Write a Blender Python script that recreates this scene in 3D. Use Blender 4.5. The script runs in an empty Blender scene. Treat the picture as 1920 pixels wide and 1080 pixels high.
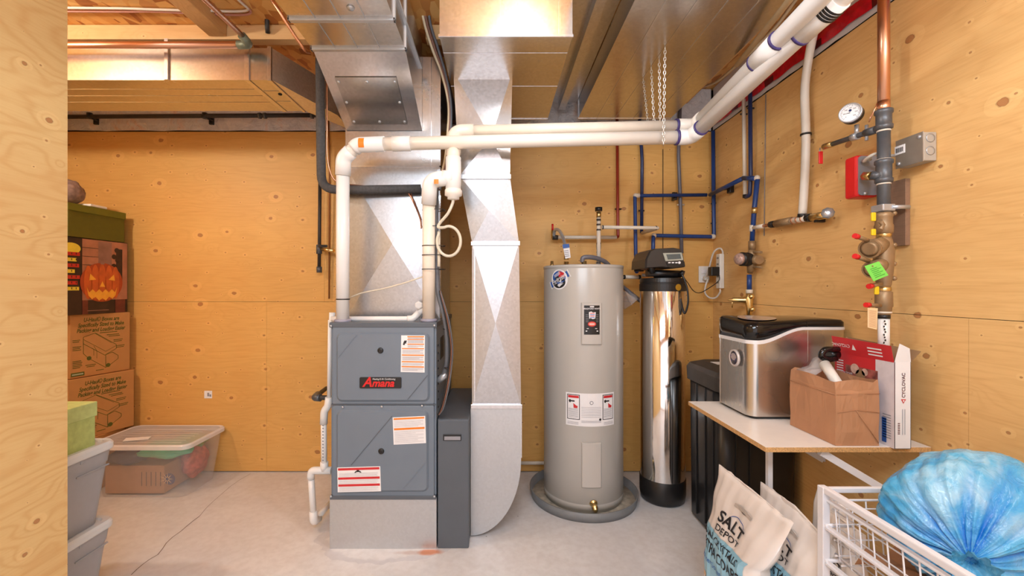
import bpy, bmesh, math, random
from mathutils import Vector, Matrix
from math import sin, cos, pi, sqrt, radians
random.seed(7)
C = bpy.context.scene.collection
SC = bpy.context.scene
# ------------------------------------------------------------ camera, world, light
H = 1.318                                   # camera height, metres; floor is z = 0, +Y is into the room
cam = bpy.data.cameras.new('camera'); cam.sensor_width = 36; cam.lens = 15.0; cam.shift_x = 28/1920
cam.clip_start = 0.02
cam_ob = bpy.data.objects.new('camera', cam); C.objects.link(cam_ob)
cam_ob.location = (0, 0, H); cam_ob.rotation_euler = (pi/2, 0, 0)
SC.camera = cam_ob
SC.view_settings.view_transform = 'Standard'; SC.view_settings.look = 'None'
SC.view_settings.exposure = 0.29; SC.view_settings.gamma = 1.0; SC.view_settings.use_curve_mapping = False
w = bpy.data.worlds.new('world'); SC.world = w; w.use_nodes = True
w.node_tree.nodes['Background'].inputs[0].default_value = (1, 0.96, 0.9, 1)
w.node_tree.nodes['Background'].inputs[1].default_value = 0.3

def area(name, loc, target, sx, sy, power, col):
    l = bpy.data.lights.new(name, 'AREA'); l.shape = 'RECTANGLE'; l.size = sx; l.size_y = sy
    l.energy = power; l.color = col
    o = bpy.data.objects.new(name, l); C.objects.link(o); o.location = loc
    o.rotation_euler = (Vector(target) - Vector(loc)).to_track_quat('-Z', 'Y').to_euler()
    return o
def bulb_light(name, loc, r, power, col):
    l = bpy.data.lights.new(name, 'POINT'); l.shadow_soft_size = r; l.energy = power; l.color = col
    o = bpy.data.objects.new(name, l); C.objects.link(o); o.location = loc
area('ceiling_panel_light', (-0.2, -0.45, 2.66), (0.0, 1.9, 0.3), 1.5, 0.9, 60, (0.76, 0.885, 1.0))
area('rear_fill_light', (0.0, -1.8, 1.25), (0.0, 3, 1.25), 3.0, 2.4, 24, (0.76, 0.885, 1.0))  # added soft fill from behind the camera; no doorway stands there
bulb_light('storage_bulb', (-2.5, 1.3, 2.5), 0.05, 40, (1.0, 0.93, 0.80))
bulb_light('room_bulb', (0.12, 1.38, 2.58), 0.05, 14, (0.95, 0.97, 1.0))
bulb_light('right_wall_fill', (1.25, 0.55, 2.3), 0.07, 15, (0.95, 0.97, 1.0))  # added fill for the right wall where the wide duct shades it

# ------------------------------------------------------------ materials
def srgb(r, g, b):
    f = lambda c: (c/255/12.92) if c/255 <= 0.04045 else ((c/255+0.055)/1.055)**2.4
    return (f(r), f(g), f(b), 1)
class NT:
    def __init__(s, name):
        s.m = bpy.data.materials.new(name); s.m.use_nodes = True
        s.t = s.m.node_tree; s.b = s.t.nodes['Principled BSDF']; s.out = s.t.nodes['Material Output']
    def n(s, typ, **kw):
        nd = s.t.nodes.new(typ)
        for k, v in kw.items(): setattr(nd, k, v)
        return nd
    def l(s, a, b): s.t.links.new(a, b)
    def math(s, op, a, b=None, c=None):
        nd = s.n('ShaderNodeMath', operation=op)
        for i, v in enumerate((a, b, c)):
            if v is None: continue
            if isinstance(v, (int, float)): nd.inputs[i].default_value = v
            else: s.l(v, nd.inputs[i])
        return nd.outputs[0]
    def mix(s, f, a, b):
        nd = s.n('ShaderNodeMix', data_type='RGBA')
        for i, v in ((0, f), (6, a), (7, b)):
            if isinstance(v, (int, float, tuple)): nd.inputs[i].default_value = v
            else: s.l(v, nd.inputs[i])
        return nd.outputs[2]
    def coord(s, scale, kind='Object', rot=(0, 0, 0), loc=(0, 0, 0)):
        tc = s.n('ShaderNodeTexCoord'); mp = s.n('ShaderNodeMapping')
        mp.inputs['Scale'].default_value = scale; mp.inputs['Rotation'].default_value = rot
        mp.inputs['Location'].default_value = loc
        s.l(tc.outputs[kind], mp.inputs[0]); return mp.outputs[0]
    def noise(s, vec, scale, detail=3, rough=.5, dist=0):
        nd = s.n('ShaderNodeTexNoise'); nd.inputs['Scale'].default_value = scale
        nd.inputs['Detail'].default_value = detail; nd.inputs['Roughness'].default_value = rough
        nd.inputs['Distortion'].default_value = dist
        s.l(vec, nd.inputs['Vector']); return nd.outputs[0]
    def ramp(s, f, stops):
        nd = s.n('ShaderNodeValToRGB'); cr = nd.color_ramp
        while len(cr.elements) > len(stops): cr.elements.remove(cr.elements[-1])
        while len(cr.elements) < len(stops): cr.elements.new(0.5)
        for e, (p, c) in zip(cr.elements, stops):
            e.position = p; e.color = c if isinstance(c, tuple) else (c, c, c, 1)
        s.l(f, nd.inputs[0]); return nd.outputs[0]
    def bump(s, h, strength=.2, dist=.01):
        nd = s.n('ShaderNodeBump'); nd.inputs['Strength'].default_value = strength
        nd.inputs['Distance'].default_value = dist
        s.l(h, nd.inputs['Height']); s.l(nd.outputs[0], s.b.inputs['Normal'])

def simple(name, col, rough=.5, metal=0, vary=.08, scale=20, bump=0, **kw):
    t = NT(name); v = t.coord((1, 1, 1)); nz = t.noise(v, scale, 4)
    c1 = tuple(c*(1-vary) for c in col[:3])+(1,); c2 = tuple(min(1, c*(1+vary)) for c in col[:3])+(1,)
    t.l(t.ramp(nz, [(.3, c1), (.7, c2)]), t.b.inputs['Base Color'])
    t.b.inputs['Roughness'].default_value = rough; t.b.inputs['Metallic'].default_value = metal
    if bump: t.bump(nz, bump, .004)
    for k, x in kw.items(): t.b.inputs[k.replace('_', ' ')].default_value = x
    return t.m

def plywood(name, base, dark, axis, seed=0, knots=1.0, rough=.5, ring_k=.10):
    """softwood plywood sheet, grain along the given axis (0 = X, 1 = Y)"""
    t = NT(name)
    g = [1.0, 1.0, 1.0]; g[axis] = .16
    v0 = t.coord((1, 1, 1), loc=(seed*3.1, seed*1.7, seed*2.3))
    sp = t.n('ShaderNodeSeparateXYZ'); t.l(v0, sp.inputs[0]); cb = t.n('ShaderNodeCombineXYZ')
    t.l(t.math('MULTIPLY', sp.outputs[axis], .75), cb.inputs[0]); t.l(sp.outputs[2], cb.inputs[1]); vk = cb.outputs[0]
    gv = t.coord(tuple(g), loc=(seed, seed*2, seed*3))
    def vor(scale):
        nd = t.n('ShaderNodeTexVoronoi', feature='F1', voronoi_dimensions='2D'); nd.inputs['Scale'].default_value = scale
        t.l(vk, nd.inputs['Vector']); return nd
    va, vb = vor(4.8), vor(10.0)
    pull = t.math('MULTIPLY', t.math('POWER', 2.718, t.math('MULTIPLY', va.outputs['Distance'], -7.0)), .16)
    field = t.math('ADD', t.noise(gv, 3.0, 3, .55, .2), pull)
    rings = t.math('SINE', t.math('MULTIPLY', field, 120.0))
    rings = t.math('MULTIPLY', t.math('ADD', rings, 1.0), .5)
    rings = t.math('POWER', rings, 3.0)
    f = list(g); f[axis] = .05
    fine = t.noise(t.coord(tuple(f)), 160, 3, .6)
    broad = t.noise(gv, 1.6, 3)
    c = t.mix(t.ramp(broad, [(.35, 0.0), (.7, 1.0)]), base, tuple(b*.80+d*.20 for b, d in zip(base, dark)))
    c = t.mix(t.math('MULTIPLY', rings, ring_k), c, dark)
    c = t.mix(t.math('MULTIPLY', t.ramp(fine, [(.45, 0.0), (.75, 1.0)]), .20), c, dark)
    def knot(v, r, strength):
        sep = t.n('ShaderNodeSeparateColor'); t.l(v.outputs['Color'], sep.inputs[0])
        rr = t.math('MULTIPLY', t.math('SUBTRACT', sep.outputs[0], .25), r)
        wob = t.math('MULTIPLY', t.math('SUBTRACT', t.noise(v0, 60, 2), .5), r*.5)
        d = t.math('ADD', v.outputs['Distance'], wob)
        core = t.math('MULTIPLY', t.math('LESS_THAN', d, rr), strength)
        ringd = t.math('ABSOLUTE', t.math('SUBTRACT', d, rr))
        edge = t.math('MULTIPLY', t.math('LESS_THAN', ringd, r*.10), t.math('GREATER_THAN', rr, r*.1))
        halo = t.math('MULTIPLY', t.math('LESS_THAN', d, t.math('MULTIPLY', rr, 3.2)), .22)
        return core, edge, halo
    for v, r, s_ in ((va, .088*knots, .75), (vb, .066*knots, .72)):
        core, edge, halo = knot(v, r, s_)
        c = t.mix(halo, c, tuple(min(1, b*1.2+.03) for b in base[:3])+(1,))
        c = t.mix(core, c, srgb(168, 100, 54))
        c = t.mix(t.math('MULTIPLY', edge, .22), c, srgb(90, 48, 24))
    t.l(c, t.b.inputs['Base Color']); t.b.inputs['Roughness'].default_value = rough
    t.bump(t.math('ADD', rings, fine), .12, .0015)
    return t.m

def galv(name, col, rough=.3, vary=.06, spangle=True):
    t = NT(name); v = t.coord((1, 1, 1))
    vo = t.n('ShaderNodeTexVoronoi', feature='F1'); vo.inputs['Scale'].default_value = 90; t.l(v, vo.inputs['Vector'])
    sep = t.n('ShaderNodeSeparateColor'); t.l(vo.outputs['Color'], sep.inputs[0])
    nz = t.noise(t.coord((1, 6, 1)), 2.5, 2)
    r = t.math('ADD', t.math('MULTIPLY', nz, .05), rough-.05)
    if spangle: r = t.math('ADD', r, t.math('MULTIPLY', sep.outputs[0], .02))
    t.l(r, t.b.inputs['Roughness'])
    c1 = tuple(c*(1-vary) for c in col[:3])+(1,); c2 = tuple(min(1, c*(1+vary)) for c in col[:3])+(1,)
    t.l(t.mix(sep.outputs[1] if spangle else nz, c1, c2), t.b.inputs['Base Color'])
    t.b.inputs['Metallic'].default_value = 1.0
    t.bump(t.noise(t.coord((1, 1, 1)), 2.2, 0), .05, .02)
    return t.m

M = {}
PB, PD = srgb(230, 180, 102), srgb(190, 118, 44)
M['ply_back'] = plywood('plywood back', PB, PD, 0, 0)
M['ply_right'] = plywood('plywood right', srgb(242, 198, 132), PD, 1, 4)
M['ply_left'] = plywood('plywood partition', srgb(234, 200, 138), srgb(206, 140, 72), 1, 9, .7, .5, .26)
M['pine'] = plywood('pine lumber', srgb(236, 196, 140), srgb(190, 130, 70), 0, 2, .3)
M['pine_y'] = plywood('pine lumber lengthwise', srgb(228, 184, 126), srgb(180, 120, 64), 1, 2, .3)
M['galv'] = galv('galvanised steel', (.62, .61, .60), .27)
M['galv_bright'] = galv('bright galvanised steel', (.70, .70, .72), .25)
M['galv_dull'] = galv('dull galvanised steel', (.55, .56, .58), .33)
M['chrome'] = galv('polished steel jacket', (.86, .84, .82), .10, .02, False)
M['brushed'] = galv('brushed steel', (.66, .64, .61), .30, .03, False)
M['brass'] = galv('brass', (.82, .62, .28), .32, .1, False)
M['bronze'] = simple('cast bronze', srgb(158, 130, 96), .42, .4, .12, 30, .2)
M['copper'] = galv('copper pipe', (.80, .44, .28), .36, .08, False)
M['zinc'] = None
M['chain'] = galv('chain zinc', (.85, .84, .8), .35, .05, False)
M['zinc'] = simple('zinc hardware', srgb(192, 196, 202), .3, .6, .05, 30)
M['steel_dark'] = simple('painted furnace steel', srgb(114, 126, 140), .38, 0, .03, 8)
M['steel_darker'] = simple('painted dark steel', srgb(88, 95, 104), .42, 0, .04, 8)
M['shadowgap'] = simple('seam dark', srgb(28, 24, 22), .8, 0, .1)
M['black'] = simple('black plastic', srgb(30, 29, 30), .35, 0, .1)
M['black_matte'] = simple('black iron', srgb(62, 57, 54), .55, .2, .15)
M['black_gloss'] = simple('glossy black plastic', srgb(22, 20, 20), .12, 0, .1)
M['foam'] = simple('dark foam insulation', srgb(76, 74, 74), .85, 0, .2, 90, .4)
M['iron_grey'] = simple('grey iron pipe', srgb(92, 94, 98), .38, .35, .1, 30, .1)
M['pvc'] = simple('cream pvc', srgb(240, 232, 222), .32, 0, .03, 9)
M['pvc_white'] = simple('white pvc fitting', srgb(240, 238, 236), .30, 0, .02, 9)
M['pvc_used'] = simple('ivory pvc', srgb(238, 226, 210), .36, 0, .06, 12)
M['pex_white'] = simple('white pex', srgb(226, 214, 198), .35, 0, .04)
M['pex_blue'] = simple('blue pex', srgb(34, 66, 128), .35, 0, .1)
M['pex_navy'] = simple('dark blue pex', srgb(36, 50, 92), .35, 0, .1)
M['pex_red'] = simple('red pex', srgb(150, 48, 30), .35, 0, .1)
M['pex_grey'] = simple('grey pipe', srgb(112, 110, 118), .38, 0, .1)
M['cable_beige'] = simple('beige sheath', srgb(214, 196, 164), .4, 0, .05)
M['cable_brown'] = simple('brown sheath', srgb(120, 78, 60), .45, 0, .1)
M['cable_grey'] = simple('grey conduit', srgb(96, 98, 104), .5, 0, .08, 50)
M['purple'] = simple('purple primer', srgb(72, 60, 120), .4, 0, .2)
M['orange'] = simple('orange sticker', srgb(238, 134, 34), .5, 0, .05)
M['red'] = simple('red plastic', srgb(214, 32, 34), .4, 0, .05)
M['red_print'] = simple('red print', srgb(206, 44, 50), .5, 0, .04)
M['tape'] = simple('red sheathing tape', srgb(200, 16, 38), .28, 0, .25, 26, .5)
M['tan'] = simple('tank enamel taupe', srgb(188, 184, 178), .24, 0, .015, 5)
M['tan_cover'] = simple('taupe cover', srgb(194, 189, 183), .34, 0, .015, 5)
M['pan'] = simple('grey pan plastic', srgb(128, 130, 132), .45, 0, .08)
M['paper_white'] = simple('white paper', srgb(240, 238, 240), .6, 0, .02)
M['print_black'] = simple('black print', srgb(34, 32, 34), .5, 0, .1)
M['print_grey'] = simple('grey print', srgb(150, 150, 158), .6, 0, .1)
M['print_blue'] = simple('blue print', srgb(44, 92, 170), .5, 0, .1)
M['navy'] = simple('navy print', srgb(40, 50, 100), .5, 0, .1)
M['yellow'] = simple('yellow plastic', srgb(236, 200, 30), .45, 0, .05)
M['green_tag'] = simple('green tag', srgb(126, 224, 92), .55, 0, .04)
M['cardboard'] = simple('brown cardboard', srgb(196, 142, 84), .75, 0, .04, 14)
M['card_inside'] = simple('grey brown cardboard', srgb(150, 118, 84), .75, 0, .06, 14)
M['green_ink'] = simple('olive green ink', srgb(98, 100, 34), .7, 0, .1)
M['olive'] = simple('olive green box', srgb(96, 96, 22), .5, 0, .06)
M['lime'] = simple('lime patterned paper', srgb(184, 200, 124), .6, 0, .12, 38)
M['kraft'] = simple('kraft paper', srgb(184, 134, 98), .7, 0, .07, 10, .5)
M['bin_grey'] = simple('grey tote', srgb(168, 170, 177), .4, 0, .03)
M['lid_white'] = simple('pale grey lid', srgb(222, 226, 230), .35, 0, .02)
M['melamine'] = simple('white melamine', srgb(240, 232, 224), .35, 0, .02)
M['chip'] = simple('particle board edge', srgb(206, 160, 104), .8, 0, .3, 260, .4)
M['white_metal'] = simple('white coated steel', srgb(234, 232, 236), .32, 0, .02)
M['white_plastic'] = simple('white plastic', srgb(240, 236, 228), .35, 0, .02)
M['pumpkin_o'] = simple('pumpkin print orange', srgb(206, 96, 40), .45, 0, .18, 16)
M['glow_y'] = simple('carved face print', srgb(246, 176, 60), .45, 0, .1, 30)
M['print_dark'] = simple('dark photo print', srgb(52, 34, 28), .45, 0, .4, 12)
M['print_pink'] = simple('wall photo print', srgb(176, 118, 92), .45, 0, .25, 10)
M['print_yel'] = simple('yellow print', srgb(238, 214, 70), .45, 0, .1)
M['salt_blue'] = simple('light blue film', srgb(150, 200, 222), .25, 0, .05)
M['cyan'] = simple('cyan film', srgb(40, 160, 205), .25, 0, .05)
M['salt_white'] = simple('white film', srgb(238, 228, 220), .22, 0, .04, 8)
M['weathered'] = plywood('weathered board', srgb(150, 116, 92), srgb(90, 66, 52), 1, 7, .8)
M['lcd'] = simple('grey display', srgb(92, 100, 102), .2, 0, .1)
M['cable_white'] = simple('white cord', srgb(226, 218, 206), .4, 0, .03)
M['fuzzy'] = simple('mottled grey brown fabric', srgb(150, 124, 116), .9, 0, .4, 30, .6)
M['teal'] = simple('teal fabric', srgb(90, 180, 140), .8, 0, .2, 12)

def m_osb():
    t = NT('oriented strand board'); v = t.coord((1, 1, 1))
    dist = t.n('ShaderNodeTexVoronoi', feature='F1'); dist.inputs['Scale'].default_value = 22
    mp = t.coord((1, .55, 1), rot=(0, 0, .5)); t.l(mp, dist.inputs['Vector'])
    sep = t.n('ShaderNodeSeparateColor'); t.l(dist.outputs['Color'], sep.inputs[0])
    c = t.ramp(sep.outputs[0], [(0, srgb(170, 100, 46)), (.4, srgb(222, 160, 86)), (.8, srgb(238, 192, 120)), (1, srgb(196, 120, 60))])
    t.l(c, t.b.inputs['Base Color']); t.b.inputs['Roughness'].default_value = .6
    t.bump(sep.outputs[1], .3, .004); return t.m
M['osb'] = m_osb()

def m_floor():
    t = NT('sealed concrete'); v = t.coord((1, 1, 1), loc=(-.7765, .6285, 0))
    a = t.noise(v, 1.3, 5, .55); b = t.noise(v, 26, 4, .6); d = t.noise(v, 5, 4, .6, .6)
    c = t.ramp(a, [(.3, srgb(206, 204, 206)), (.55, srgb(220, 219, 221)), (.75, srgb(232, 232, 234))])
    c = t.mix(t.math('MULTIPLY', t.ramp(b, [(.35, 1.0), (.6, 0.0)]), .16), c, srgb(160, 150, 146))
    c = t.mix(t.math('MULTIPLY', t.ramp(d, [(.55, 0.0), (.75, 1.0)]), .25), c, srgb(178, 168, 164))
    sp = t.n('ShaderNodeSeparateXYZ'); t.l(v, sp.inputs[0])
    wob = t.math('MULTIPLY', t.math('SUBTRACT', t.noise(v, 14, 4), .5), .12)
    # rust bloom by the furnace base, and a chalky ring of dried water around it
    def blob(cx, cy, sx, sy, r):
        dx = t.math('DIVIDE', t.math('SUBTRACT', sp.outputs[0], cx), sx); dy = t.math('DIVIDE', t.math('SUBTRACT', sp.outputs[1], cy), sy)
        q = t.math('SQRT', t.math('ADD', t.math('MULTIPLY', dx, dx), t.math('MULTIPLY', dy, dy)))
        return t.math('ADD', q, t.math('MULTIPLY', wob, r))
    ring = blob(-.58, 2.24, .36, .20, 3.0)
    c = t.mix(t.math('MULTIPLY', t.ramp(ring, [(.80, 0.0), (.86, 1.0), (1.0, 1.0), (1.08, 0.0)]), .45), c, srgb(186, 186, 194))
    c = t.mix(t.ramp(blob(-.34, 2.13, .075, .03, 8.0), [(.45, .85), (.95, 0.0)]), c, srgb(206, 116, 50))
    c = t.mix(t.ramp(blob(-.42, 2.125, .12, .022, 8.0), [(.4, .35), (.95, 0.0)]), c, srgb(160, 100, 60))
    # drops of dark grime
    vo = t.n('ShaderNodeTexVoronoi', feature='F1'); vo.inputs['Scale'].default_value = 5.5; t.l(v, vo.inputs['Vector'])
    c = t.mix(t.math('MULTIPLY', t.math('LESS_THAN', vo.outputs['Distance'], .018), .75), c, srgb(80, 70, 66))
    t.l(c, t.b.inputs['Base Color']); t.b.inputs['Roughness'].default_value = .38
    t.bump(b, .06, .004); return t.m
M['floor'] = m_floor()

def m_clear(name, tint, alpha, rough=.25, clear=.6):
    t = NT(name)
    t.b.inputs['Base Color'].default_value = tint; t.b.inputs['Roughness'].default_value = rough
    v = t.coord((1, 1, 1)); nz = t.noise(v, 7, 3)
    t.l(t.math('ADD', t.math('MULTIPLY', nz, .12), alpha-.06), t.b.inputs['Alpha'])
    return t.m
M['tub'] = m_clear('frosted clear plastic', srgb(236, 232, 230), .24, .22)
M['tub_lid'] = m_clear('frosted lid plastic', srgb(238, 234, 234), .46, .25)
M['tubing'] = m_clear('clear vinyl tube', srgb(236, 226, 206), .75, .2)
M['tub_rim'] = m_clear('frosted rim plastic', srgb(240, 234, 234), .82, .25)
M['film'] = m_clear('clear film', srgb(236, 232, 232), .30, .12)
def m_poly():
    t = NT('poly vapour barrier'); v = t.coord((1, 1, 1)); nz = t.noise(v, 5, 4, .6, 1.0)
    t.l(t.ramp(nz, [(.3, srgb(190, 190, 196)), (.55, srgb(222, 220, 222)), (.75, srgb(226, 190, 172))]), t.b.inputs['Base Color'])
    t.b.inputs['Roughness'].default_value = .25; t.bump(t.noise(v, 13, 4, .6, 2.0), .8, .02); return t.m
M['poly'] = m_poly()
def m_bluebag():
    t = NT('blue translucent bag film'); v = t.coord((1, 1, 1))
    nz = t.noise(v, 9, 4, .55, .8)
    c = t.ramp(nz, [(.28, srgb(40, 150, 215)), (.48, srgb(96, 184, 226)), (.68, srgb(170, 214, 234))])
    att = t.n('ShaderNodeAttribute', attribute_name='layers')
    c = t.mix(att.outputs['Fac'], c, srgb(0, 112, 205))
    t.l(c, t.b.inputs['Base Color']); t.b.inputs['Roughness'].default_value = .18
    t.bump(t.noise(v, 22, 4, .6, 1.5), .55, .012); return t.m
M['bluebag'] = m_bluebag()
M['salt_white'].node_tree.nodes['Principled BSDF'].inputs['Roughness'].default_value = .25

# ------------------------------------------------------------ geometry helpers
def P(x, y, Y): return Vector(((x-932)/800*Y, Y, H+(540-y)/800*Y))
def WR(x, y, X=1.5): Y = X*800/(x-932); return Vector((X, Y, H+(540-y)*X/(x-932)))
class MB:
    def __init__(s): s.bm = bmesh.new(); s.mi = 0; s.smooth = False
    def face(s, pts, mi=None, smooth=None):
        vs = [s.bm.verts.new(p) for p in pts]
        try: f = s.bm.faces.new(vs)
        except ValueError: return None
        f.material_index = s.mi if mi is None else mi
        f.smooth = s.smooth if smooth is None else smooth
        return f
    def merge(s, b2, mi=None, smooth=False):
        mp = {}
        for v in b2.verts: mp[v] = s.bm.verts.new(v.co)
        for f in b2.faces:
            try: g = s.bm.faces.new([mp[v] for v in f.verts])
            except ValueError: continue
            g.material_index = s.mi if mi is None else mi; g.smooth = smooth
        b2.free()
    def box(s, x0, x1, y0, y1, z0, z1, bev=0, mi=None, seg=2, rot=None, piv=None, smooth=False):
        b = bmesh.new(); bmesh.ops.create_cube(b, size=1)
        for v in b.verts:
            v.co = Vector(((x0+x1)/2+v.co.x*abs(x1-x0), (y0+y1)/2+v.co.y*abs(y1-y0), (z0+z1)/2+v.co.z*abs(z1-z0)))
        if bev: bmesh.ops.bevel(b, geom=b.edges[:]+b.verts[:], offset=bev, segments=seg, profile=.5, affect='EDGES')
        if rot:
            pv = Vector(piv) if piv else Vector(((x0+x1)/2, (y0+y1)/2, (z0+z1)/2))
            bmesh.ops.rotate(b, cent=pv, matrix=rot, verts=b.verts[:])
        s.merge(b, mi, smooth); return s
    def rings(s, rings, closed=True, cap=True, mi=None, smooth=True):
        """loft through rings of equal length"""
        rv = [[s.bm.verts.new(p) for p in r] for r in rings]
        n = len(rv[0]); m_ = s.mi if mi is None else mi
        for a, b in zip(rv[:-1], rv[1:]):
            for i in range(n if closed else n-1):
                j = (i+1) % n
                try: f = s.bm.faces.new((a[i], a[j], b[j], b[i])); f.material_index = m_; f.smooth = smooth
                except ValueError: pass
        if cap and closed:
            for r, rev in ((rv[0], True), (rv[-1], False)):
                try: f = s.bm.faces.new(r[::-1] if rev else r); f.material_index = m_
                except ValueError: pass
        return s
    def tube(s, pts, r, n=12, mi=None, cap=True):
        pts = [Vector(p) for p in pts]
        rr = r if isinstance(r, (list, tuple)) else [r]*len(pts)
        t0 = (pts[1]-pts[0]).normalized()
        up = Vector((0, 0, 1)) if abs(t0.z) < .9 else Vector((0, 1, 0))
        u = t0.cross(up).normalized(); out = []
        for i, p in enumerate(pts):
            if i == 0: t = pts[1]-pts[0]
            elif i == len(pts)-1: t = pts[-1]-pts[-2]
            else: t = (pts[i+1]-pts[i]).normalized()+(pts[i]-pts[i-1]).normalized()
            if t.length < 1e-9: t = t0
            t = t.normalized(); u = (u-t*u.dot(t)).normalized(); v = t.cross(u)
            out.append([p+(u*cos(2*pi*k/n)+v*sin(2*pi*k/n))*rr[i] for k in range(n)])
        return s.rings(out, mi=mi, cap=cap)
    def lathe(s, prof, c, axis=(0, 0, 1), n=32, mi=None, a0=0, a1=2*pi, cap=True, smooth=True):
        ax = Vector(axis).normalized(); h = Vector((1, 0, 0)) if abs(ax.x) < .9 else Vector((0, 0, 1))
        u = ax.cross(h).normalized(); v = ax.cross(u); c = Vector(c)
        return s.rings([[c+ax*z+(u*cos(2*pi*k/n)+v*sin(2*pi*k/n))*max(r, 1e-4) for k in range(n)] for r, z in prof], mi=mi, cap=cap, smooth=smooth)
    def ball(s, c, r, mi=None, n=14, sc=(1, 1, 1)):
        b = bmesh.new(); bmesh.ops.create_uvsphere(b, u_segments=n, v_segments=max(6, n//2), radius=1)
        for v in b.verts: v.co = Vector((c[0]+v.co.x*r*sc[0], c[1]+v.co.y*r*sc[1], c[2]+v.co.z*r*sc[2]))
        s.merge(b, mi, True); return s
    def prism(s, poly, d, mi=None, bev=0, smooth=False):
        """closed polygon extruded by the vector d"""
        d = Vector(d); b = bmesh.new()
        A = [b.verts.new(p) for p in poly]; B = [b.verts.new(Vector(p)+d) for p in poly]; n = len(A)
        b.faces.new(A[::-1]); b.faces.new(B)
        for i in range(n): b.faces.new((A[i], A[(i+1) % n], B[(i+1) % n], B[i]))
        bmesh.ops.recalc_face_normals(b, faces=b.faces[:])
        if bev: bmesh.ops.bevel(b, geom=b.edges[:]+b.verts[:], offset=bev, segments=2, profile=.5, affect='EDGES')
        s.merge(b, mi, smooth); return s
    def text(s, body, size, mp, u0=0, v0=0, align='LEFT', mi=None, ext=0, shear=0, sx=1, off=0):
        cu = bpy.data.curves.new('t', 'FONT'); cu.body = body; cu.size = size; cu.align_x = align; cu.shear = shear
        cu.offset = off; cu.resolution_u = 3
        o = bpy.data.objects.new('t', cu); me = o.to_mesh()
        vs = [s.bm.verts.new(mp(u0+v.co.x*sx, v0+v.co.y)) for v in me.vertices]
        for p in me.polygons:
            try: f = s.bm.faces.new([vs[i] for i in p.vertices]); f.material_index = s.mi if mi is None else mi
            except ValueError: pass
        o.to_mesh_clear(); bpy.data.objects.remove(o); bpy.data.curves.remove(cu); return s
    def rect(s, mp, u0, u1, v0, v1, mi=None, n=1):
        for i in range(n):
            a, b = u0+(u1-u0)*i/n, u0+(u1-u0)*(i+1)/n
            s.face([mp(a, v0), mp(b, v0), mp(b, v1), mp(a, v1)], mi)
        return s
    def disc(s, mp, u, v, r, mi=None, n=20, ry=None):
        ry = ry or r
        s.face([mp(u+r*cos(2*pi*k/n), v+ry*sin(2*pi*k/n)) for k in range(n)], mi); return s
    def poly(s, mp, pts, mi=None): s.face([mp(*p) for p in pts], mi); return s

def wloc(o):
    v = Vector((0, 0, 0))
    while o: v = v+o.location; o = o.parent
    return v
def obj(name, mb, mat, parent=None, recalc=True):
    if recalc: bmesh.ops.recalc_face_normals(mb.bm, faces=mb.bm.faces[:])
    co = [v.co for v in mb.bm.verts]
    mn = Vector([min(c[i] for c in co) for i in range(3)]); mx = Vector([max(c[i] for c in co) for i in range(3)])
    org = Vector(((mn.x+mx.x)/2, (mn.y+mx.y)/2, mn.z))
    for v in mb.bm.verts: v.co -= org
    me = bpy.data.meshes.new(name); mb.bm.to_mesh(me); mb.bm.free()
    for m in (mat if isinstance(mat, (list, tuple)) else [mat]): me.materials.append(M[m] if isinstance(m, str) else m)
    o = bpy.data.objects.new(name, me); C.objects.link(o)
    o.parent = parent; o.location = org-(wloc(parent) if parent else Vector((0, 0, 0)))
    return o
def thing(name, label, cat, loc=(0, 0, 0), group=None):
    o = bpy.data.objects.new(name, None); C.objects.link(o); o.location = loc; o.empty_display_size = .05
    o['label'] = label; o['category'] = cat
    if group: o['group'] = group
    return o
def tag(o, label, cat, group=None, kind=None):
    o['label'] = label; o['category'] = cat
    if group: o['group'] = group
    if kind: o['kind'] = kind
    return o
def struct(name, mb, mat): o = obj(name, mb, mat); o['kind'] = 'structure'; return o
def copy_tree(o, parent=None):
    c = o.copy(); C.objects.link(c); c.parent = parent
    for ch in list(o.children): copy_tree(ch, c)
    return c
def plane(O, R, U):
    O, R, U = Vector(O), Vector(R).normalized(), Vector(U).normalized()
    return lambda u, v: O+R*u+U*v
def bend(pts, rad, n=6):
    """rounds the corners of a path"""
    pts = [Vector(p) for p in pts]
    rs = rad if isinstance(rad, (list, tuple)) else [rad]*(len(pts)-2)
    out = [pts[0]]
    for i in range(1, len(pts)-1):
        a, b, c = pts[i-1], pts[i], pts[i+1]; u = (a-b); v = (c-b)
        r = min(rs[i-1], u.length*.49, v.length*.49); u.normalize(); v.normalize()
        p0, p1 = b+u*r, b+v*r
        for k in range(n+1):
            t = k/n; out.append(p0*(1-t)**2+b*2*t*(1-t)+p1*t*t)
    out.append(pts[-1]); return out
def spline(pts, n=8):
    pts = [Vector(p) for p in pts]; q = [pts[0]*2-pts[1]]+pts+[pts[-1]*2-pts[-2]]; out = []
    for i in range(1, len(q)-2):
        for k in range(n):
            t = k/n; a, b, c, d = q[i-1:i+3]
            out.append(.5*((2*b)+(c-a)*t+(2*a-5*b+4*c-d)*t*t+(3*b-a-3*c+d)*t**3))
    out.append(pts[-1]); return out
def tube_obj(name, pts, r, mat, parent=None, n=12):
    m = MB(); m.tube(pts, r, n); return obj(name, m, mat, parent)
def sleeve(name, a, b, r, mat, parent=None, n=16):
    m = MB(); m.tube([a, b], r, n); return obj(name, m, mat, parent)
# ============================================================ THE ROOM
YB, XR, XL, ZC = 3.057, 1.547, -3.1, 2.74
m = MB(); m.box(XL-.1, XR+.1, -1.9, YB+.1, -.12, 0)
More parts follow.
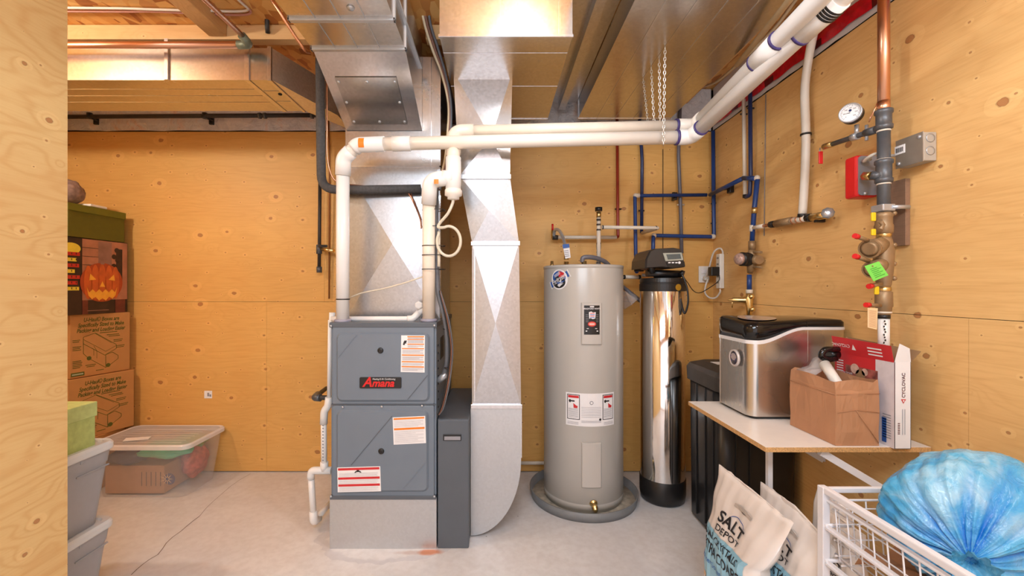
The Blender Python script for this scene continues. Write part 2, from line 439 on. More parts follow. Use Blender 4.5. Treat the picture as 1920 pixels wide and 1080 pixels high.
# hairline crack running across the slab
crack = [(-1.77, 1.93), (-1.80, 2.10), (-1.83, 2.19), (-1.755, 2.24), (-1.80, 2.34), (-1.75, 2.42), (-1.79, 2.50), (-1.765, 2.60), (-1.80, 2.72), (-1.775, 2.85), (-1.79, 3.05)]
crack = [P(x, y, 1054.4/(y-540)) for x, y in ((246, 1078), (268, 1058), (296, 1040), (312, 1018), (338, 997), (352, 985), (374, 968), (400, 940), (432, 912), (470, 888))]
for i in range(len(crack)-1):
    a, b = crack[i], crack[i+1]; wd = .0022 if i < 6 else .0012
    k = (a+b)/2+Vector((random.uniform(-.006, .006), 0, 0))
    for p, q in ((a, k), (k, b)):
        m.face([(p.x-wd, p.y, .0006), (p.x+wd, p.y, .0006), (q.x+wd, q.y, .0006), (q.x-wd, q.y, .0006)], 1)
struct('floor', m, ['floor', simple('crack', srgb(128, 112, 104), .9, 0, .2)])
# back wall: backing and two rows of sheets with hairline gaps
m = MB(); m.box(XL, XR+.1, YB+.012, YB+.12, 0, ZC, mi=1)
def sheets(mb, cuts0, cuts1, f):
    for z0, z1, cuts in ((0.006, 1.2185, cuts0), (1.2205, 2.438, cuts1)):
        for a, b in zip(cuts[:-1], cuts[1:]): f(a+.0007, b-.0007, z0, z1)
sheets(m, [XL, -1.651, .0, 1.028, XR+.02], [XL, -1.238, 1.189, XR+.02], lambda a, b, z0, z1: m.box(a, b, YB, YB+.014, z0, z1, mi=0))
struct('wall_back', m, ['ply_back', 'shadowgap'])
m = MB(); m.box(XR+.012, XR+.12, -1.9, YB+.1, 0, ZC, mi=1)
sheets(m, [-1.9, -.84, 1.40, YB+.01], [-1.9, .2, 1.1+.02, YB+.01], lambda a, b, z0, z1: m.box(XR, XR+.014, a, b, z0, z1, mi=0))
struct('wall_right', m, ['ply_right', 'shadowgap'])
m = MB(); m.box(-1.6, -1.5, -1.9, 1.49, 0, ZC)
struct('wall_partition', m, 'ply_left')
m = MB(); m.box(XL-.1, XL, -1.9, YB+.1, 0, ZC)
struct('wall_left', m, 'ply_left')
m = MB(); m.box(XL-.1, XR+.1, -2.0, -1.9, 0, ZC)
struct('wall_front', m, 'ply_back')
m = MB(); m.box(XL-.1, XR+.1, -2.0, YB+.1, ZC, ZC+.1)
struct('ceiling', m, 'osb')
# vapour barrier above the plywood, taped
m = MB()
nx = 90
for (a, b, f) in (((XL), (XR-.02), lambda t, z, k: (t, YB-.004-.012*abs(sin(t*7.9))-k*.006, z)),):
    pr = None
    for i in range(nx+1):
        t = a+(b-a)*i/nx; col = [f(t, z, random.random()) for z in (2.440, 2.52, 2.62, 2.737)]
        if pr:
            for j in range(3): m.face([pr[j], col[j], col[j+1], pr[j+1]], 0, True)
        pr = col
bmesh.ops.remove_doubles(m.bm, verts=m.bm.verts[:], dist=1e-5)
o = obj('vapour_barrier', m, 'poly'); tag(o, 'crinkled translucent vapour barrier above the back plywood wall', 'plastic sheeting')
m = MB(); pr = None
for i in range(80):
    t = -1.8+4.84*i/79; col = [(XR-.004-.008*random.random(), t, z) for z in (2.440, 2.52, 2.62, 2.737)]
    if pr:
        for j in range(3): m.face([pr[j], col[j], col[j+1], pr[j+1]], 0, True)
    pr = col
bmesh.ops.remove_doubles(m.bm, verts=m.bm.verts[:], dist=1e-5)
o = obj('vapour_barrier', m, simple('white poly', srgb(214, 208, 208), .3, 0, .05, 6, .5)); tag(o, 'white vapour barrier above the right plywood wall', 'plastic sheeting')
m = MB(); pr = None
for i in range(110):
    t = -1.2+4.22*i/109; e = .003*sin(i*1.3)+.0025*random.random()
    col = [(XR-.014-.004*random.random(), t, 2.462+e), (XR-.016-.004*random.random(), t, 2.50), (XR-.014-.004*random.random(), t, 2.532+e)]
    if pr:
        for j in range(2): m.face([pr[j], col[j], col[j+1], pr[j+1]], 1 if (i % 9 in (3, 4) and j == 0) else 0)
    pr = col
o = obj('sheathing_tape', m, ['tape', simple('tape print', srgb(96, 8, 20), .35, 0, .2)])
tag(o, 'red sheathing tape running along the top of the right wall', 'tape')

# joists and blocking under the subfloor
g = 'softwood ceiling joists'
def joist(x0, x1, y0, y1, z0, lab, mat='pine', z1=2.738):
    m = MB(); m.box(x0, x1, y0, y1, z0, z1, .003); o = obj('ceiling_joist', m, mat); tag(o, lab, 'joist', g)
joist(XL+.01, -1.03, 2.30, 2.36, 2.66, 'pale joist chord running across above the left trunk duct')
joist(-1.55, -1.455, .2, 2.296, 2.672, 'pale joist chord running toward the camera at top left', 'pine_y')
joist(-.385, -.27, 2.30, 2.36, 2.66, 'short joist seen between the two central ducts')
m = MB(); m.box(.336, .548, .6, 2.95, 2.60, 2.603); m.box(.425, .428, .6, 2.95, 2.55, 2.60); m.box(.428, .47, .6, 2.95, 2.55, 2.553)
o = obj('metal_panning', m, 'galv_dull'); tag(o, 'dull sheet metal panning with an angle rail between the return duct and the wide duct', 'sheet metal')
joist(1.235, 1.29, .9, 2.90, 2.57, 'joist beside the right edge of the wide flat duct', 'pine_y')
m = MB(); m.box(-1.02, -.2, 2.95, 3.03, 2.48, 2.735); o = obj('dark_board', m, 'print_dark')  # plain dark board set above the plenum, near the back wall
tag(o, 'dark board above the furnace plenum', 'board')

# ============================================================ DUCTWORK
def sheet_poly(mb, pts, th=.0015): mb.face(pts)
def xbreak(mb, a, b, c, d, out, apex=None):
    """a duct face folded in an X so it stands slightly proud"""
    a, b, c, d = map(Vector, (a, b, c, d)); k = Vector(apex) if apex else (a+b+c+d)/4
    k = k+Vector(out)
    for p, q in ((a, b), (b, c), (c, d), (d, a)): mb.face([p, q, k])
# ---- left trunk with its wye to the plenum
t = thing('trunk_duct', 'long flat galvanised trunk duct high along the left, above the boxes', 'duct', (-2.2, 2.4, 2.39))
m = MB(); X0, X1 = XL+.02, -1.18
m.box(X0, X1, 2.20, 2.585, 2.39, 2.555)
obj('duct_section', m, 'galv', t)
m = MB(); m.box(X1, -1.141-.02, 2.19, 2.59, 2.384, 2.56, .002); m.box(-1.30, -1.275, 2.192, 2.588, 2.386, 2.558, .001); obj('drive_cleat', m, 'galv_bright', t)
m = MB(); m.box(-1.71, -1.69, 2.19, 2.20, 2.388, 2.60, .001); obj('hanger_strap', m, 'galv_bright', t)
m = MB()
for yy in (2.30, 2.38, 2.46): m.box(X0, -1.31, yy, yy+.004, 2.3885, 2.391)
for yy in (2.32, 2.45): m.box(-1.27, -1.16, yy, yy+.003, 2.3885, 2.391)
obj('bottom_seam', m, 'galv_bright', t)
m = MB(); zt = 2.555
A = [(-1.16, 2.2), (-.99, 2.647), (-.99, 2.9), (-1.16, 2.585)]
lo = [Vector((x, y, 2.39)) for x, y in A]; hi = [Vector((x, y, zt)) for x, y in A]
xbreak(m, lo[0], lo[1], hi[1], hi[0], (-.004, -.008, 0)); m.face(lo); m.face(hi[::-1])
m.face([lo[2], lo[3], hi[3], hi[2]]); m.face([lo[3], lo[0], hi[0], hi[3]])
obj('wye_section', m, galv('wye steel', (.74, .72, .71), .46), t)
m = MB(); m.lathe([(.0, 0), (.011, 0), (.009, .003), (0, .004)], (-1.20, 2.36, 2.389), (0, 0, -1), 12); obj('test_plug', m, 'shadowgap', t)

# ---- supply plenum above the furnace
t = thing('supply_plenum', 'tall galvanised plenum rising from the grey furnace', 'duct', (-.575, 2.62, 1.145))
xa, xb, yf, yb = -.841, -.317, 2.367, 2.86
m = MB()
def fr(z): return [Vector((xa, yf, z)), Vector((xb, yf, z)), Vector((xb, yb, z)), Vector((xa, yb, z))]
q0, q1 = fr(1.145), fr(1.995)
xbreak(m, q0[0], q0[1], q1[1], q1[0], (0, -.026, 0), (-.575, yf, 1.56))
for i in (1, 2, 3): m.face([q0[i], q0[(i+1) % 4], q1[(i+1) % 4], q1[i]])
m.face(q0[::-1]); obj('lower_section', m, 'galv_dull', t)
m = MB(); q2 = fr(2.60)
for i in range(4): m.face([q1[i], q1[(i+1) % 4], q2[(i+1) % 4], q2[i]])
m.face(q2); obj('upper_section', m, 'galv', t)
m = MB(); m.box(xa-.004, xb+.004, yf-.004, yb+.004, 1.988, 1.996); m.box(xb-.055, xb-.048, yf-.012, yf, 2.0, 2.59); m.box(xb-.002, xb+.004, yf-.004, yf+.03, 1.15, 2.59)
obj('drive_cleat', m, 'galv_bright', t)
# ---- supply run from the plenum toward the camera
t = thing('supply_duct', 'galvanised duct sloping up from the plenum and running toward the camera at top', 'duct', (-.62, 1.9, 2.19))
m = MB(); a0, a1 = -.834, -.415
def sec(y, z): return [Vector((a0, y, z)), Vector((a1, y, z)), Vector((a1, y, 2.68)), Vector((a0, y, 2.68))]
s0, s1 = sec(2.362, 2.19), sec(1.928, 2.40)
m.face([s0[0], s0[1], s1[1], s1[0]]); m.face([s0[1], s0[2], s1[2], s1[1]]); m.face([s0[0], s1[0], s1[3], s0[3]]); m.face([s0[3], s1[3], s1[2], s0[2]])
# shallow fold lines on the slope
obj('sloped_section', m, 'galv_bright', t)
m = MB(); s2, s3 = sec(1.717, 2.40), sec(.55, 2.40)
for A, B in ((s1, s2), (s2, s3)):
    for i in range(4): m.face([A[i], A[(i+1) % 4], B[(i+1) % 4], B[i]])
m.face(s3); obj('horizontal_section', m, 'galv', t)
m = MB()
for y in (1.928, 1.717): m.box(a0-.006, a1+.006, y-.010, y+.010, 2.390, 2.402, .001); m.box(a1, a1+.006, y-.010, y+.010, 2.39, 2.68); m.box(a0-.006, a0, y-.010, y+.010, 2.39, 2.68)
for x in (-.73, -.63, -.53): m.box(x, x+.003, .56, 1.92, 2.3975, 2.4005)
m.box(a1-.001, a1+.012, .6, 2.3, 2.50, 2.512); obj('drive_cleat', m, 'zinc', t)
def slope(u, v, off=.004):  # point on the sloped underside: u across 0..1, v along from the bottom 0..1
    return Vector((a0+(a1-a0)*u, 2.362+(1.928-2.362)*v, 2.19+.21*v)) + Vector((0, -.21, -.434)).normalized()*off
m = MB(); c = [slope(.12, .1, .003), slope(.83, .1, .003), slope(.83, .70, .003), slope(.12, .70, .003)]
m.prism(c, Vector((0, -.21, -.434)).normalized()*.003); obj('access_patch', m, galv('patched steel', (.5, .5, .5), .22), t)
m = MB()
for u in (.15, .48, .80):
    for v in (.14, .65) + ((.4,) if u != .48 else ()):
        p = slope(u, v, .006); m.lathe([(.0, 0), (.008, 0), (.006, .004), (0, .005)], p, (0, -.21, -.434), 10)
m.lathe([(0, 0), (.016, 0), (.012, .008), (0, .01)], (-.565, 1.645, 2.4), (0, 0, -1), 14)
obj('sheet_screw', m, 'zinc', t)

# ---- return trunk
t = thing('return_duct', 'boxy galvanised return duct hanging at top centre with a bright end face', 'duct', (.04, 2.3, 2.42))
r0, r1, y0, y1, z0 = -.252, .330, 1.868, 2.78, 2.42
m = MB(); m.box(r0, r1, y0, y1, z0, 2.725); obj('duct_box', m, 'galv', t)
m = MB(); m.box(r0-.004, r1+.004, y0-.008, y0+.004, z0-.006, z0+.006, .001)
m.box(.012, .016, y0-.003, y0, z0, 2.72); m.box(r1-.06, r1-.052, y0-.003, y0, z0, 2.72)
m.box(r0, r1, y1-.004, y1+.004, z0-.004, z0+.002)
for yy in (2.0, 2.33): m.box(r0, r1, yy, yy+.004, z0-.0015, z0)
obj('drive_cleat', m, 'galv_bright', t)
# ---- return drop down to the filter cabinet
t = thing('return_drop_duct', 'tall narrow galvanised drop duct with X creases and a curved boot at the floor', 'duct', (0, 2.45, 0))
FY, BY = 2.26, 2.74
def D(x, y): v = P(x, y, FY); return v
def tube4(mb, q, p, apex=None, out=.012):
    Q = [Vector(v) for v in q]+[Vector((q[1][0], BY, q[1][2])), Vector((q[0][0], BY, q[0][2]))]
    R = [Vector(v) for v in p]+[Vector((p[1][0], BY, p[1][2])), Vector((p[0][0], BY, p[0][2]))]
    if apex: xbreak(mb, R[0], R[1], Q[1], Q[0], (0, -out, 0), apex)
    else: mb.face([R[0], R[1], Q[1], Q[0]])
    for i in (1, 2, 3): mb.face([R[i], R[(i+1) % 4], Q[(i+1) % 4], Q[i]])
top = (D(850, 134), D(961, 134)); m1 = (D(861, 330), D(956, 330)); m2 = (D(885, 455), D(973, 455)); m3 = (D(885, 760), D(977, 760))
m = MB(); tube4(m, top, m1, D(921, 262), .030); obj('upper_section', m, 'galv_bright', t)
m = MB(); tube4(m, m1, m2, D(917, 396), .024); obj('offset_section', m, 'galv_dull', t)
m = MB(); tube4(m, m2, m3, D(929, 606), .022); obj('straight_section', m, 'galv_dull', t)
m = MB()
poly = [D(882.5, 764), D(977, 764)]; cx, cz, rr = P(977, 880, FY).x, .40, 0
xr_ = P(977, 764, FY).x; xl_ = P(882.5, 764, FY).x; R_ = xr_-xl_
z0_ = .006; hgt = .40
for k in range(0, 15):
    a = (pi/2)*k/14; poly.append(Vector((xl_+R_*cos(a), FY, z0_+hgt-hgt*sin(a))))
poly.append(Vector((xl_, FY, z0_)))
m.prism(poly, (0, .5, 0)); obj('boot', m, galv('boot steel', (.60, .63, .66), .44, .03), t)
m = MB()
for q, h in ((top, .022), (m1, .018), (m2, .016), (m3, .016)):
    zc_ = q[0].z; m.box(q[0].x-.006, q[1].x+.006, FY-.010, BY+.006, zc_-h, zc_+h*.4, .002)
m.box(xr_-.002, xr_+.004, FY-.004, FY+.02, .42, m3[0].z); m.box(P(889, 470, FY).x, P(891, 470, FY).x, FY-.004, FY, m3[0].z+.02, m2[0].z-.02)
obj('drive_cleat', m, 'galv_bright', t)

# ---- wide panned duct at right
t = thing('wide_flat_duct', 'wide flat galvanised duct overhead at right with long seams', 'duct', (.86, 1.8, 2.47))
m = MB(); b0, b1, zb = .551, 1.178, 2.47
m.box(b0, b1, .35, 2.90, zb, 2.70); obj('duct_box', m, 'galv', t)
m = MB()
for k in range(1, 5):
    x = b0+(b1-b0)*k/5; m.box(x-.002, x+.002, .36, 2.89, zb-.003, zb)
m.box(b0, b1, 2.895, 2.905, zb-.004, zb+.004); m.box(b0-.004, b0, 2.88, 2.905, zb, 2.70); obj('bottom_seam', m, 'galv_bright', t)

# ============================================================ FURNACE
FW = 2.156
def F(x, y, d=0): return P(x, y, FW)+Vector((0, -d, 0))
def fmap(x, y, d=0): # metres map whose origin sits at a furnace-front spot
    o = F(x, y, d); return lambda u, v: Vector((o.x+u, o.y, o.z+v))
px = FW/800
fx0, fx1 = F(620, 0).x, F(818, 0).x
t = thing('gas_furnace', 'grey upright gas furnace with two door panels and a red letter badge', 'furnace', ((fx0+fx1)/2, 2.5, .259))
furn = t
m = MB(); m.box(fx0, fx1, FW+.006, 2.865, .262, 1.143, .004)
obj('cabinet', m, 'steel_dark', t)
m = MB(); m.box(fx0-.004, fx1+.004, FW-.010, 2.865, 1.118, 1.145, .004); obj('top_trim', m, 'steel_darker', t)
def rr(x0, x1, z0, z1, r, y, n=5):
    out = []
    for cx, cz, s in ((x1-r, z1-r, 0), (x0+r, z1-r, 1), (x0+r, z0+r, 2), (x1-r, z0+r, 3)):
        for k in range(n+1):
            a = pi/2*(s+k/n); out.append(Vector((cx+r*cos(a), y, cz+r*sin(a))))
    return out
def door(name, ya, yb_, ia, ib, ix0, ix1):
    z1, z0 = F(0, ya).z, F(0, yb_).z
    m = MB(); m.prism(rr(fx0+.012, fx1-.010, z0, z1, .006, FW+.006), (0, -.014, 0), bev=.003)
    X0, X1, Z1, Z0 = F(ix0, 0).x, F(ix1, 0).x, F(0, ia).z, F(0, ib).z
    a = rr(X0-.010, X1+.010, Z0-.012, Z1+.008, .030, FW-.008); b = rr(X0, X1, Z0, Z1, .022, FW-.020)
    m.rings([a, b], cap=True, smooth=False); o = obj(name, m, 'steel_dark', t)
    return o
up = door('upper_door', 611, 757, 626, 748, 636, 803)
lo_ = door('lower_door', 760, 930, 771, 916, 636, 801)
def ridge(par, p, q, mat='steel_dark', w_=.0016):
    m = MB(); a, b = F(*p, d=.0205), F(*q, d=.0205); n_ = (b-a).normalized().cross(Vector((0, 1, 0)))*w_
    m.prism([a+n_, b+n_, b-n_, a-n_], (0, -.0016, 0)); obj('embossed_line', m, mat, par)
ridge(up, (636, 670), (671, 627)); ridge(up, (766, 747), (803, 702), 'steel_darker'); ridge(lo_, (661, 869), (737, 778), 'steel_darker'); ridge(lo_, (757, 914), (801, 862))
for x, y, p in ((715.5, 656, up), (717, 843, lo_)):
    m = MB(); m.lathe([(0, 0), (.013, 0), (.015, .003), (.012, .006), (.004, .0065)], F(x, y, .0195), (0, -1, 0), 18); m.lathe([(0, 0), (.006, 0), (.006, .003)], F(x-1, y+2.5, .025), (0, -1, 0), 8)
    obj('latch_screw', m, 'black', p)
for x, y in ((644, 762.5), (717, 761.5), (792, 760), (622, 611), (815, 610), (622, 929), (815, 929)):
    m = MB(); m.lathe([(0, 0), (.0065, 0), (.005, .004), (0, .005)], F(x, y, .010), (0, -1, 0), 12); obj('cabinet_screw', m, 'zinc', t)
m = MB(); zs = F(0, 758.5).z; m.box(fx0+.004, fx1-.004, FW-.004, FW+.008, zs-.003, zs+.003); obj('door_seam', m, 'steel_darker', t); m = MB(); m.box(fx0, fx1, FW-.012, FW+.02, F(0, 935).z, F(0, 928).z, .002); obj('bottom_lip', m, 'steel_darker', t)
# vents on the right flank
m = MB()
for k in range(5): m.box(fx1-.001, fx1+.003, 2.30+k*.03, 2.315+k*.03, .93, 1.05, .001)
for k in range(9): m.lathe([(0, 0), (.006, 0), (.004, .004)], (fx1, 2.22, .70+k*.04), (1, 0, 0), 8)
obj('side_louvre', m, 'black', t)
# badge
m = MB(); m.prism(rr(F(677, 0).x, F(754.5, 0).x, F(0, 726).z, F(0, 705.5).z, .006, FW-.019), (0, -.006, 0), 0, .001)
mp = fmap(716, 722.5, .0262)
m.text('A', .068, mp, -.088, .0, 'LEFT', 1, shear=.3, sx=.95, off=.0018)
m.text('mana', .052, mp, -.044, .0, 'LEFT', 1, shear=.3, sx=1.0, off=.0016)
mp = fmap(716, 722.5, .0264)
m.text('Heating & Air Conditioning', .0125, mp, -.040, .0335, 'LEFT', 2, shear=.2, sx=.82)
obj('badge', m, ['black', 'red', 'paper_white'], t)
# door stickers
def sticker(name, quad, bars, par, cols, d=.0208, greys=()):
    (xa_, ya_), (xb_, yb2), (xc_, yc_), (xd_, yd_) = quad      # tl tr br bl in photo coordinates on the door plane
    mp = lambda u, v: F((xa_*(1-u)+xb_*u)*(1-v)+(xd_*(1-u)+xc_*u)*v, (ya_*(1-u)+yb2*u)*(1-v)+(yd_*(1-u)+yc_*u)*v, d+(.0006 if u not in (0, 1) or v not in (0, 1) else 0))
    m = MB(); m.prism([F(x, y, d-.001) for x, y in quad], (0, -.001, 0))
    for u0, u1, v0, v1, c in bars:
        m.face([mp(u0, v0)-Vector((0, .0005, 0)), mp(u1, v0)-Vector((0, .0005, 0)), mp(u1, v1)-Vector((0, .0005, 0)), mp(u0, v1)-Vector((0, .0005, 0))], c)
    return obj(name, m, cols, par)
def lines(v0, v1, n, u0=.06, u1=.94):
    out = []
    for k in range(n):
        v = v0+(v1-v0)*(k+.5)/n; out.append((u0, u1-.25*random.random()*(k % 3 == 2), v-.0035, v+.0035, 2))
    return out
b = [(.26, .97, .02, .05, 1), (.26, .97, .10, .12, 1), (.27, .97, .225, .25, 1), (.04, .97, .345, .37, 1), (.04, .97, .52, .55, 1), (.04, .97, .70, .73, 1), (.04, .97, .835, .865, 1)]
b += lines(.06, .095, 2, .28) + lines(.13, .21, 4, .28) + lines(.26, .33, 3, .28) + lines(.385, .5, 5) + lines(.57, .68, 5) + lines(.75, .82, 3) + lines(.88, .97, 4)
b += [(.10, .22, .17, .22, 3), (.13, .24, .14, .17, 3), (.08, .16, .22, .26, 3)]
sticker('warning_sticker', [(754, 628), (798, 628), (797.5, 697), (753, 696)], b, up, ['paper_white', 'orange', 'print_grey', 'print_black'])
b = [(.03, .97, .03, .09, 1), (.03, .97, .40, .47, 1)]+lines(.12, .37, 6, .04)+lines(.5, .96, 11, .04)
sticker('warning_sticker', [(738, 780.5), (798.5, 777.5), (800, 828), (740, 831)], b, lo_, ['paper_white', 'orange', 'print_grey', 'print_black'])
b = [(.02, .98, .03, .12, 1), (.02, .98, .40, .49, 1), (.02, .98, .68, .77, 1)]+lines(.22, .38, 4, .04)+lines(.51, .66, 3, .04)+lines(.79, .97, 4, .04)+[(.42, .54, .16, .20, 3), (.45, .51, .12, .17, 3), (.40, .44, .2, .23, 3), (.52, .56, .2, .23, 3)]
sticker('warning_sticker', [(635, 873.5), (715, 871), (716.5, 917.5), (636, 919.5)], b, lo_, ['paper_white', 'red_print', 'print_grey', 'print_black'])
# galvanised base box
m = MB(); m.box(P(618, 0, FW).x, P(818.5, 0, FW).x, FW, 2.86, .0, .2585, .001); o = obj('furnace_base', m, galv('base steel', (.62, .65, .68), .46, .03))
tag(o, 'plain galvanised steel box on the floor carrying the furnace', 'base')
# filter cabinet
ca, cb = P(820.5, 0, 2.16).x, P(879, 0, 2.16).x
t = thing('filter_cabinet', 'narrow dark grey filter cabinet standing right of the furnace', 'filter cabinet', ((ca+cb)/2, 2.5, 0))
m = MB(); m.box(ca, cb, 2.168, 2.84, 0, .652, .002); obj('casing', m, 'steel_darker', t)
m = MB(); m.box(ca+.001, cb-.001, 2.158, 2.168, .002, .650, .003); dr = obj('door', m, 'steel_darker', t)
m = MB(); h0, h1 = P(831, 826, 2.158), P(865, 814, 2.158)
m.box(h0.x, h1.x, 2.1535, 2.1585, h0.z, h1.z, .002); m.box(h0.x+.006, h1.x-.004, 2.1515, 2.1538, h0.z+.004, h1.z-.010, .001, mi=1); obj('handle', m, ['black', 'print_grey'], dr)
# ============================================================ FLUE AND INTAKE PIPES
def bandring(name, a, b, r, mat, par): return sleeve(name, a, b, r, mat, par, 20)
def along(a, b, t): a, b = Vector(a), Vector(b); return a+(b-a)*t
def cuff(name, p, d, L, r, mat, par):
    d = Vector(d).normalized()*L/2; return sleeve(name, Vector(p)-d, Vector(p)+d, r, mat, par, 20)
R1 = .0325
V0, V1 = P(642.5, 604, 2.20), P(643, 320, 2.165)
E1, E2 = P(644, 297, 2.155), P(671, 272, 2.14)
S0, S1 = P(700, 270.5, 2.13), P(1296, 257, 2.13)
DG = P(1562, 10, 1.385)
DE = P(1640, -60, 1.2)
t = thing('exhaust_pipe', 'cream plastic flue pipe from the furnace left side, nearest of the two long horizontal pipes', 'pipe', (V0.x, V0.y, V0.z), 'plastic furnace pipes')
pth = bend([V0, E1, E2+Vector((0, 0, .0)), S0], .05)
tube_obj('vertical_pipe', [V0, V1], R1, 'pvc_white', t, 20)
mid = along(E1, E2, .5)
tube_obj('elbow', bend([V1+Vector((0, 0, -.025)), E1, mid], .045, 8), R1*1.16, 'pvc_white', t, 20)
tube_obj('elbow', bend([along(E1, E2, .72), E2, along(S0, S1, .035)], .04, 8), R1*1.16, 'pvc_white', t, 20)
tube_obj('horizontal_pipe', [S0, S1], R1, 'pvc', t, 20)
tube_obj('pipe_stub', [along(E1, E2, .3), along(E1, E2, .95)], R1, 'pvc', t, 20)
cuff('coupling', P(753, 269.5, 2.13), S1-S0, .09, R1*1.14, 'pvc_white', t)
dg = (DG-S1).normalized()
tube_obj('elbow', bend([S1-(S1-S0).normalized()*.07, S1, S1+dg*.08], .05, 8), R1*1.16, 'pvc_white', t, 20)
bandring('primer_ring', S1-(S1-S0).normalized()*.078, S1-(S1-S0).normalized()*.066, R1*1.17, 'purple', t)
bandring('primer_ring', S1+dg*.075, S1+dg*.084, R1*1.17, 'purple', t)
tube_obj('rising_pipe', [S1+dg*.02, DG, DG+dg*.6], R1, 'pvc_white', t, 20)
c0 = along(S1, DG, .84); c1 = c0+dg*.15
tube_obj('coupling', [c0, c1], R1*1.15, 'pvc_white', t, 20)
bandring('primer_ring', c0-dg*.008, c0+dg*.003, R1*1.17, 'purple', t)
hs = along(S1, DG, .965)
m = MB()
for k in range(4): m.lathe([(R1*1.2, -.004), (R1*1.28, 0), (R1*1.2, .004)], hs+dg*(.010*k), dg, 24, cap=False)
m.tube([hs+Vector((.0, 0, .03)), hs+Vector((.02, 0, .3))], .003, 6)
obj('hanger_strap', m, 'black', t)
m = MB(); m.box(-.012, .012, -.002, .002, -.013, .013)
def osticker(par, c, rad, w_=.034, h_=.03, nrm=(0, -1, 0), mat='orange'):
    n_ = Vector(nrm).normalized(); m = MB(); c = Vector(c)
    # a label wrapped on the front of a pipe running left-right
    cols = []
    for k in range(7):
        a = (k-3)/3*h_/2/rad; cols.append((a,))
    prev = None
    for k in range(7):
        a = (k-3)/3*h_/2/rad; z = rad*sin(a); y = -rad*cos(a)
        cur = (c+Vector((-w_/2, y, z)), c+Vector((w_/2, y, z)))
        if prev: m.face([prev[0], prev[1], cur[1], cur[0]])
        prev = cur
    obj('size_sticker', m, mat, par)
m.bm.free()
osticker(t, P(681, 271.5, 2.137), R1*1.18, .028, .05)
def vsticker(par, c, rad, w_, h_, mat='orange', name='size_sticker', a_off=0):
    m = MB(); prev = None; c = Vector(c)
    for k in range(7):
        a = (k-3)/3*w_/2/rad+a_off; x = rad*sin(a); y = -rad*cos(a)
        cur = (c+Vector((x, y, -h_/2)), c+Vector((x, y, h_/2)))
        if prev: m.face([prev[0], cur[0], cur[1], prev[1]])
        prev = cur
    return obj(name, m, mat, par)
vsticker(t, P(645, 312, 2.165), R1*1.18, .036, .024)
m = MB(); m.lathe([(R1*1.25, 0), (R1*1.32, .004), (R1*1.32, .012), (R1*1.1, .016)], V0, (0, 0, 1), 24); obj('floor_collar', m, simple('grey collar', srgb(150, 150, 168), .4), t)
m = MB(); m.lathe([(R1*1.05, -.003), (R1*1.09, 0), (R1*1.05, .003)], P(643, 561, 2.195), (0, 0, 1), 24, cap=False); obj('cable_tie', m, 'black', t)

# second pipe
R2 = .0325
A0 = P(804, 603, 2.20); A1 = P(804, 372, 2.13)
K1 = P(806, 338, 2.10); T0 = P(849, 334, 2.10); TB = P(850, 362, 2.10); TT = P(850, 305, 2.115); TC = P(850, 280, 2.15)
Q0 = P(852, 247, 2.20); Q1 = P(1302, 237, 2.20); Q2 = P(1545, -12, 1.345)
t = thing('intake_pipe', 'ivory plastic intake pipe strapped to a grey conduit, running behind the nearer horizontal pipe', 'pipe', (A0.x, A0.y, A0.z), 'plastic furnace pipes')
tube_obj('vertical_pipe', [A0, A1], R2, 'pvc_used', t, 20)
tube_obj('elbow', bend([A1+Vector((0, 0, -.03)), K1, T0-Vector((.03, 0, 0))], .07, 10), R2*1.17, 'pvc_white', t, 20)
m = MB(); m.tube([TB+Vector((0, 0, -.0)), P(850, 296, 2.115)], R2*1.17, 20); m.tube([T0-Vector((.05, 0, 0)), T0], R2*1.17, 20)
obj('tee', m, 'pvc_white', t)
tube_obj('tee_stub', [P(850, 300, 2.12), TC], R2, 'pvc_used', t, 20)
bandring('primer_ring', P(850, 303, 2.115), P(850, 300, 2.118), R2*1.19, 'purple', t)
m = MB(); m.lathe([(R2*1.1, .02), (R2*1.3, .012), (R2*1.3, -.012), (R2*.9, -.018), (R2*.9, -.03), (.012, -.034)], TB, (0, 0, 1), 24); obj('drain_cap', m, 'pvc', t)
tube_obj('elbow', bend([TC+Vector((0, 0, -.02)), Q0, Q0+Vector((.1, 0, .001))], .075, 10), R2*1.15, 'pvc_used', t, 20)
tube_obj('horizontal_pipe', [Q0+Vector((.06, 0, 0)), Q1], R2, 'pvc_used', t, 20)
d2 = (Q2-Q1).normalized()
tube_obj('elbow', bend([Q1-Vector((.09, 0, 0)), Q1, Q1+d2*.08], .05, 8), R2*1.16, 'pvc', t, 20)
bandring('primer_ring', Q1-Vector((.10, 0, 0)), Q1-Vector((.088, 0, 0)), R2*1.17, 'purple', t)
tube_obj('rising_pipe', [Q1+d2*.02, Q2, Q2+d2*.5], R2, 'pvc_white', t, 20)
for a, b in ((.60, .745),):
    tube_obj('coupling', [along(Q1, Q2, a), along(Q1, Q2, b)], R2*1.15, 'pvc_white', t, 20)
    for q in (a-.006, b): bandring('primer_ring', along(Q1, Q2, q), along(Q1, Q2, q+.011), R2*1.17, 'purple', t)
for y in (394, 425, 461, 478.5, 505):
    m = MB(); c = P(804, y, 2.155); m.rings([[c+Vector((x, yy, dz)) for x, yy in [(R2*1.08*cos(a), R2*1.08*sin(a)) for a in [pi*.5+pi*k/10 for k in range(11)]]+[(.075, -R2*.9), (.085, 0), (.075, R2*.9)]] for dz in (-.002, .002)], cap=False)
    obj('cable_tie', m, 'black', t)
vsticker(t, P(820, 344, 2.10)+Vector((0, 0, 0)), R2*1.2, .022, .022)
m = MB(); m.lathe([(R2*1.25, 0), (R2*1.32, .004), (R2*1.32, .012), (R2*1.1, .016)], A0, (0, 0, 1), 24); obj('floor_collar', m, simple('grey collar', srgb(150, 150, 168), .4), t)

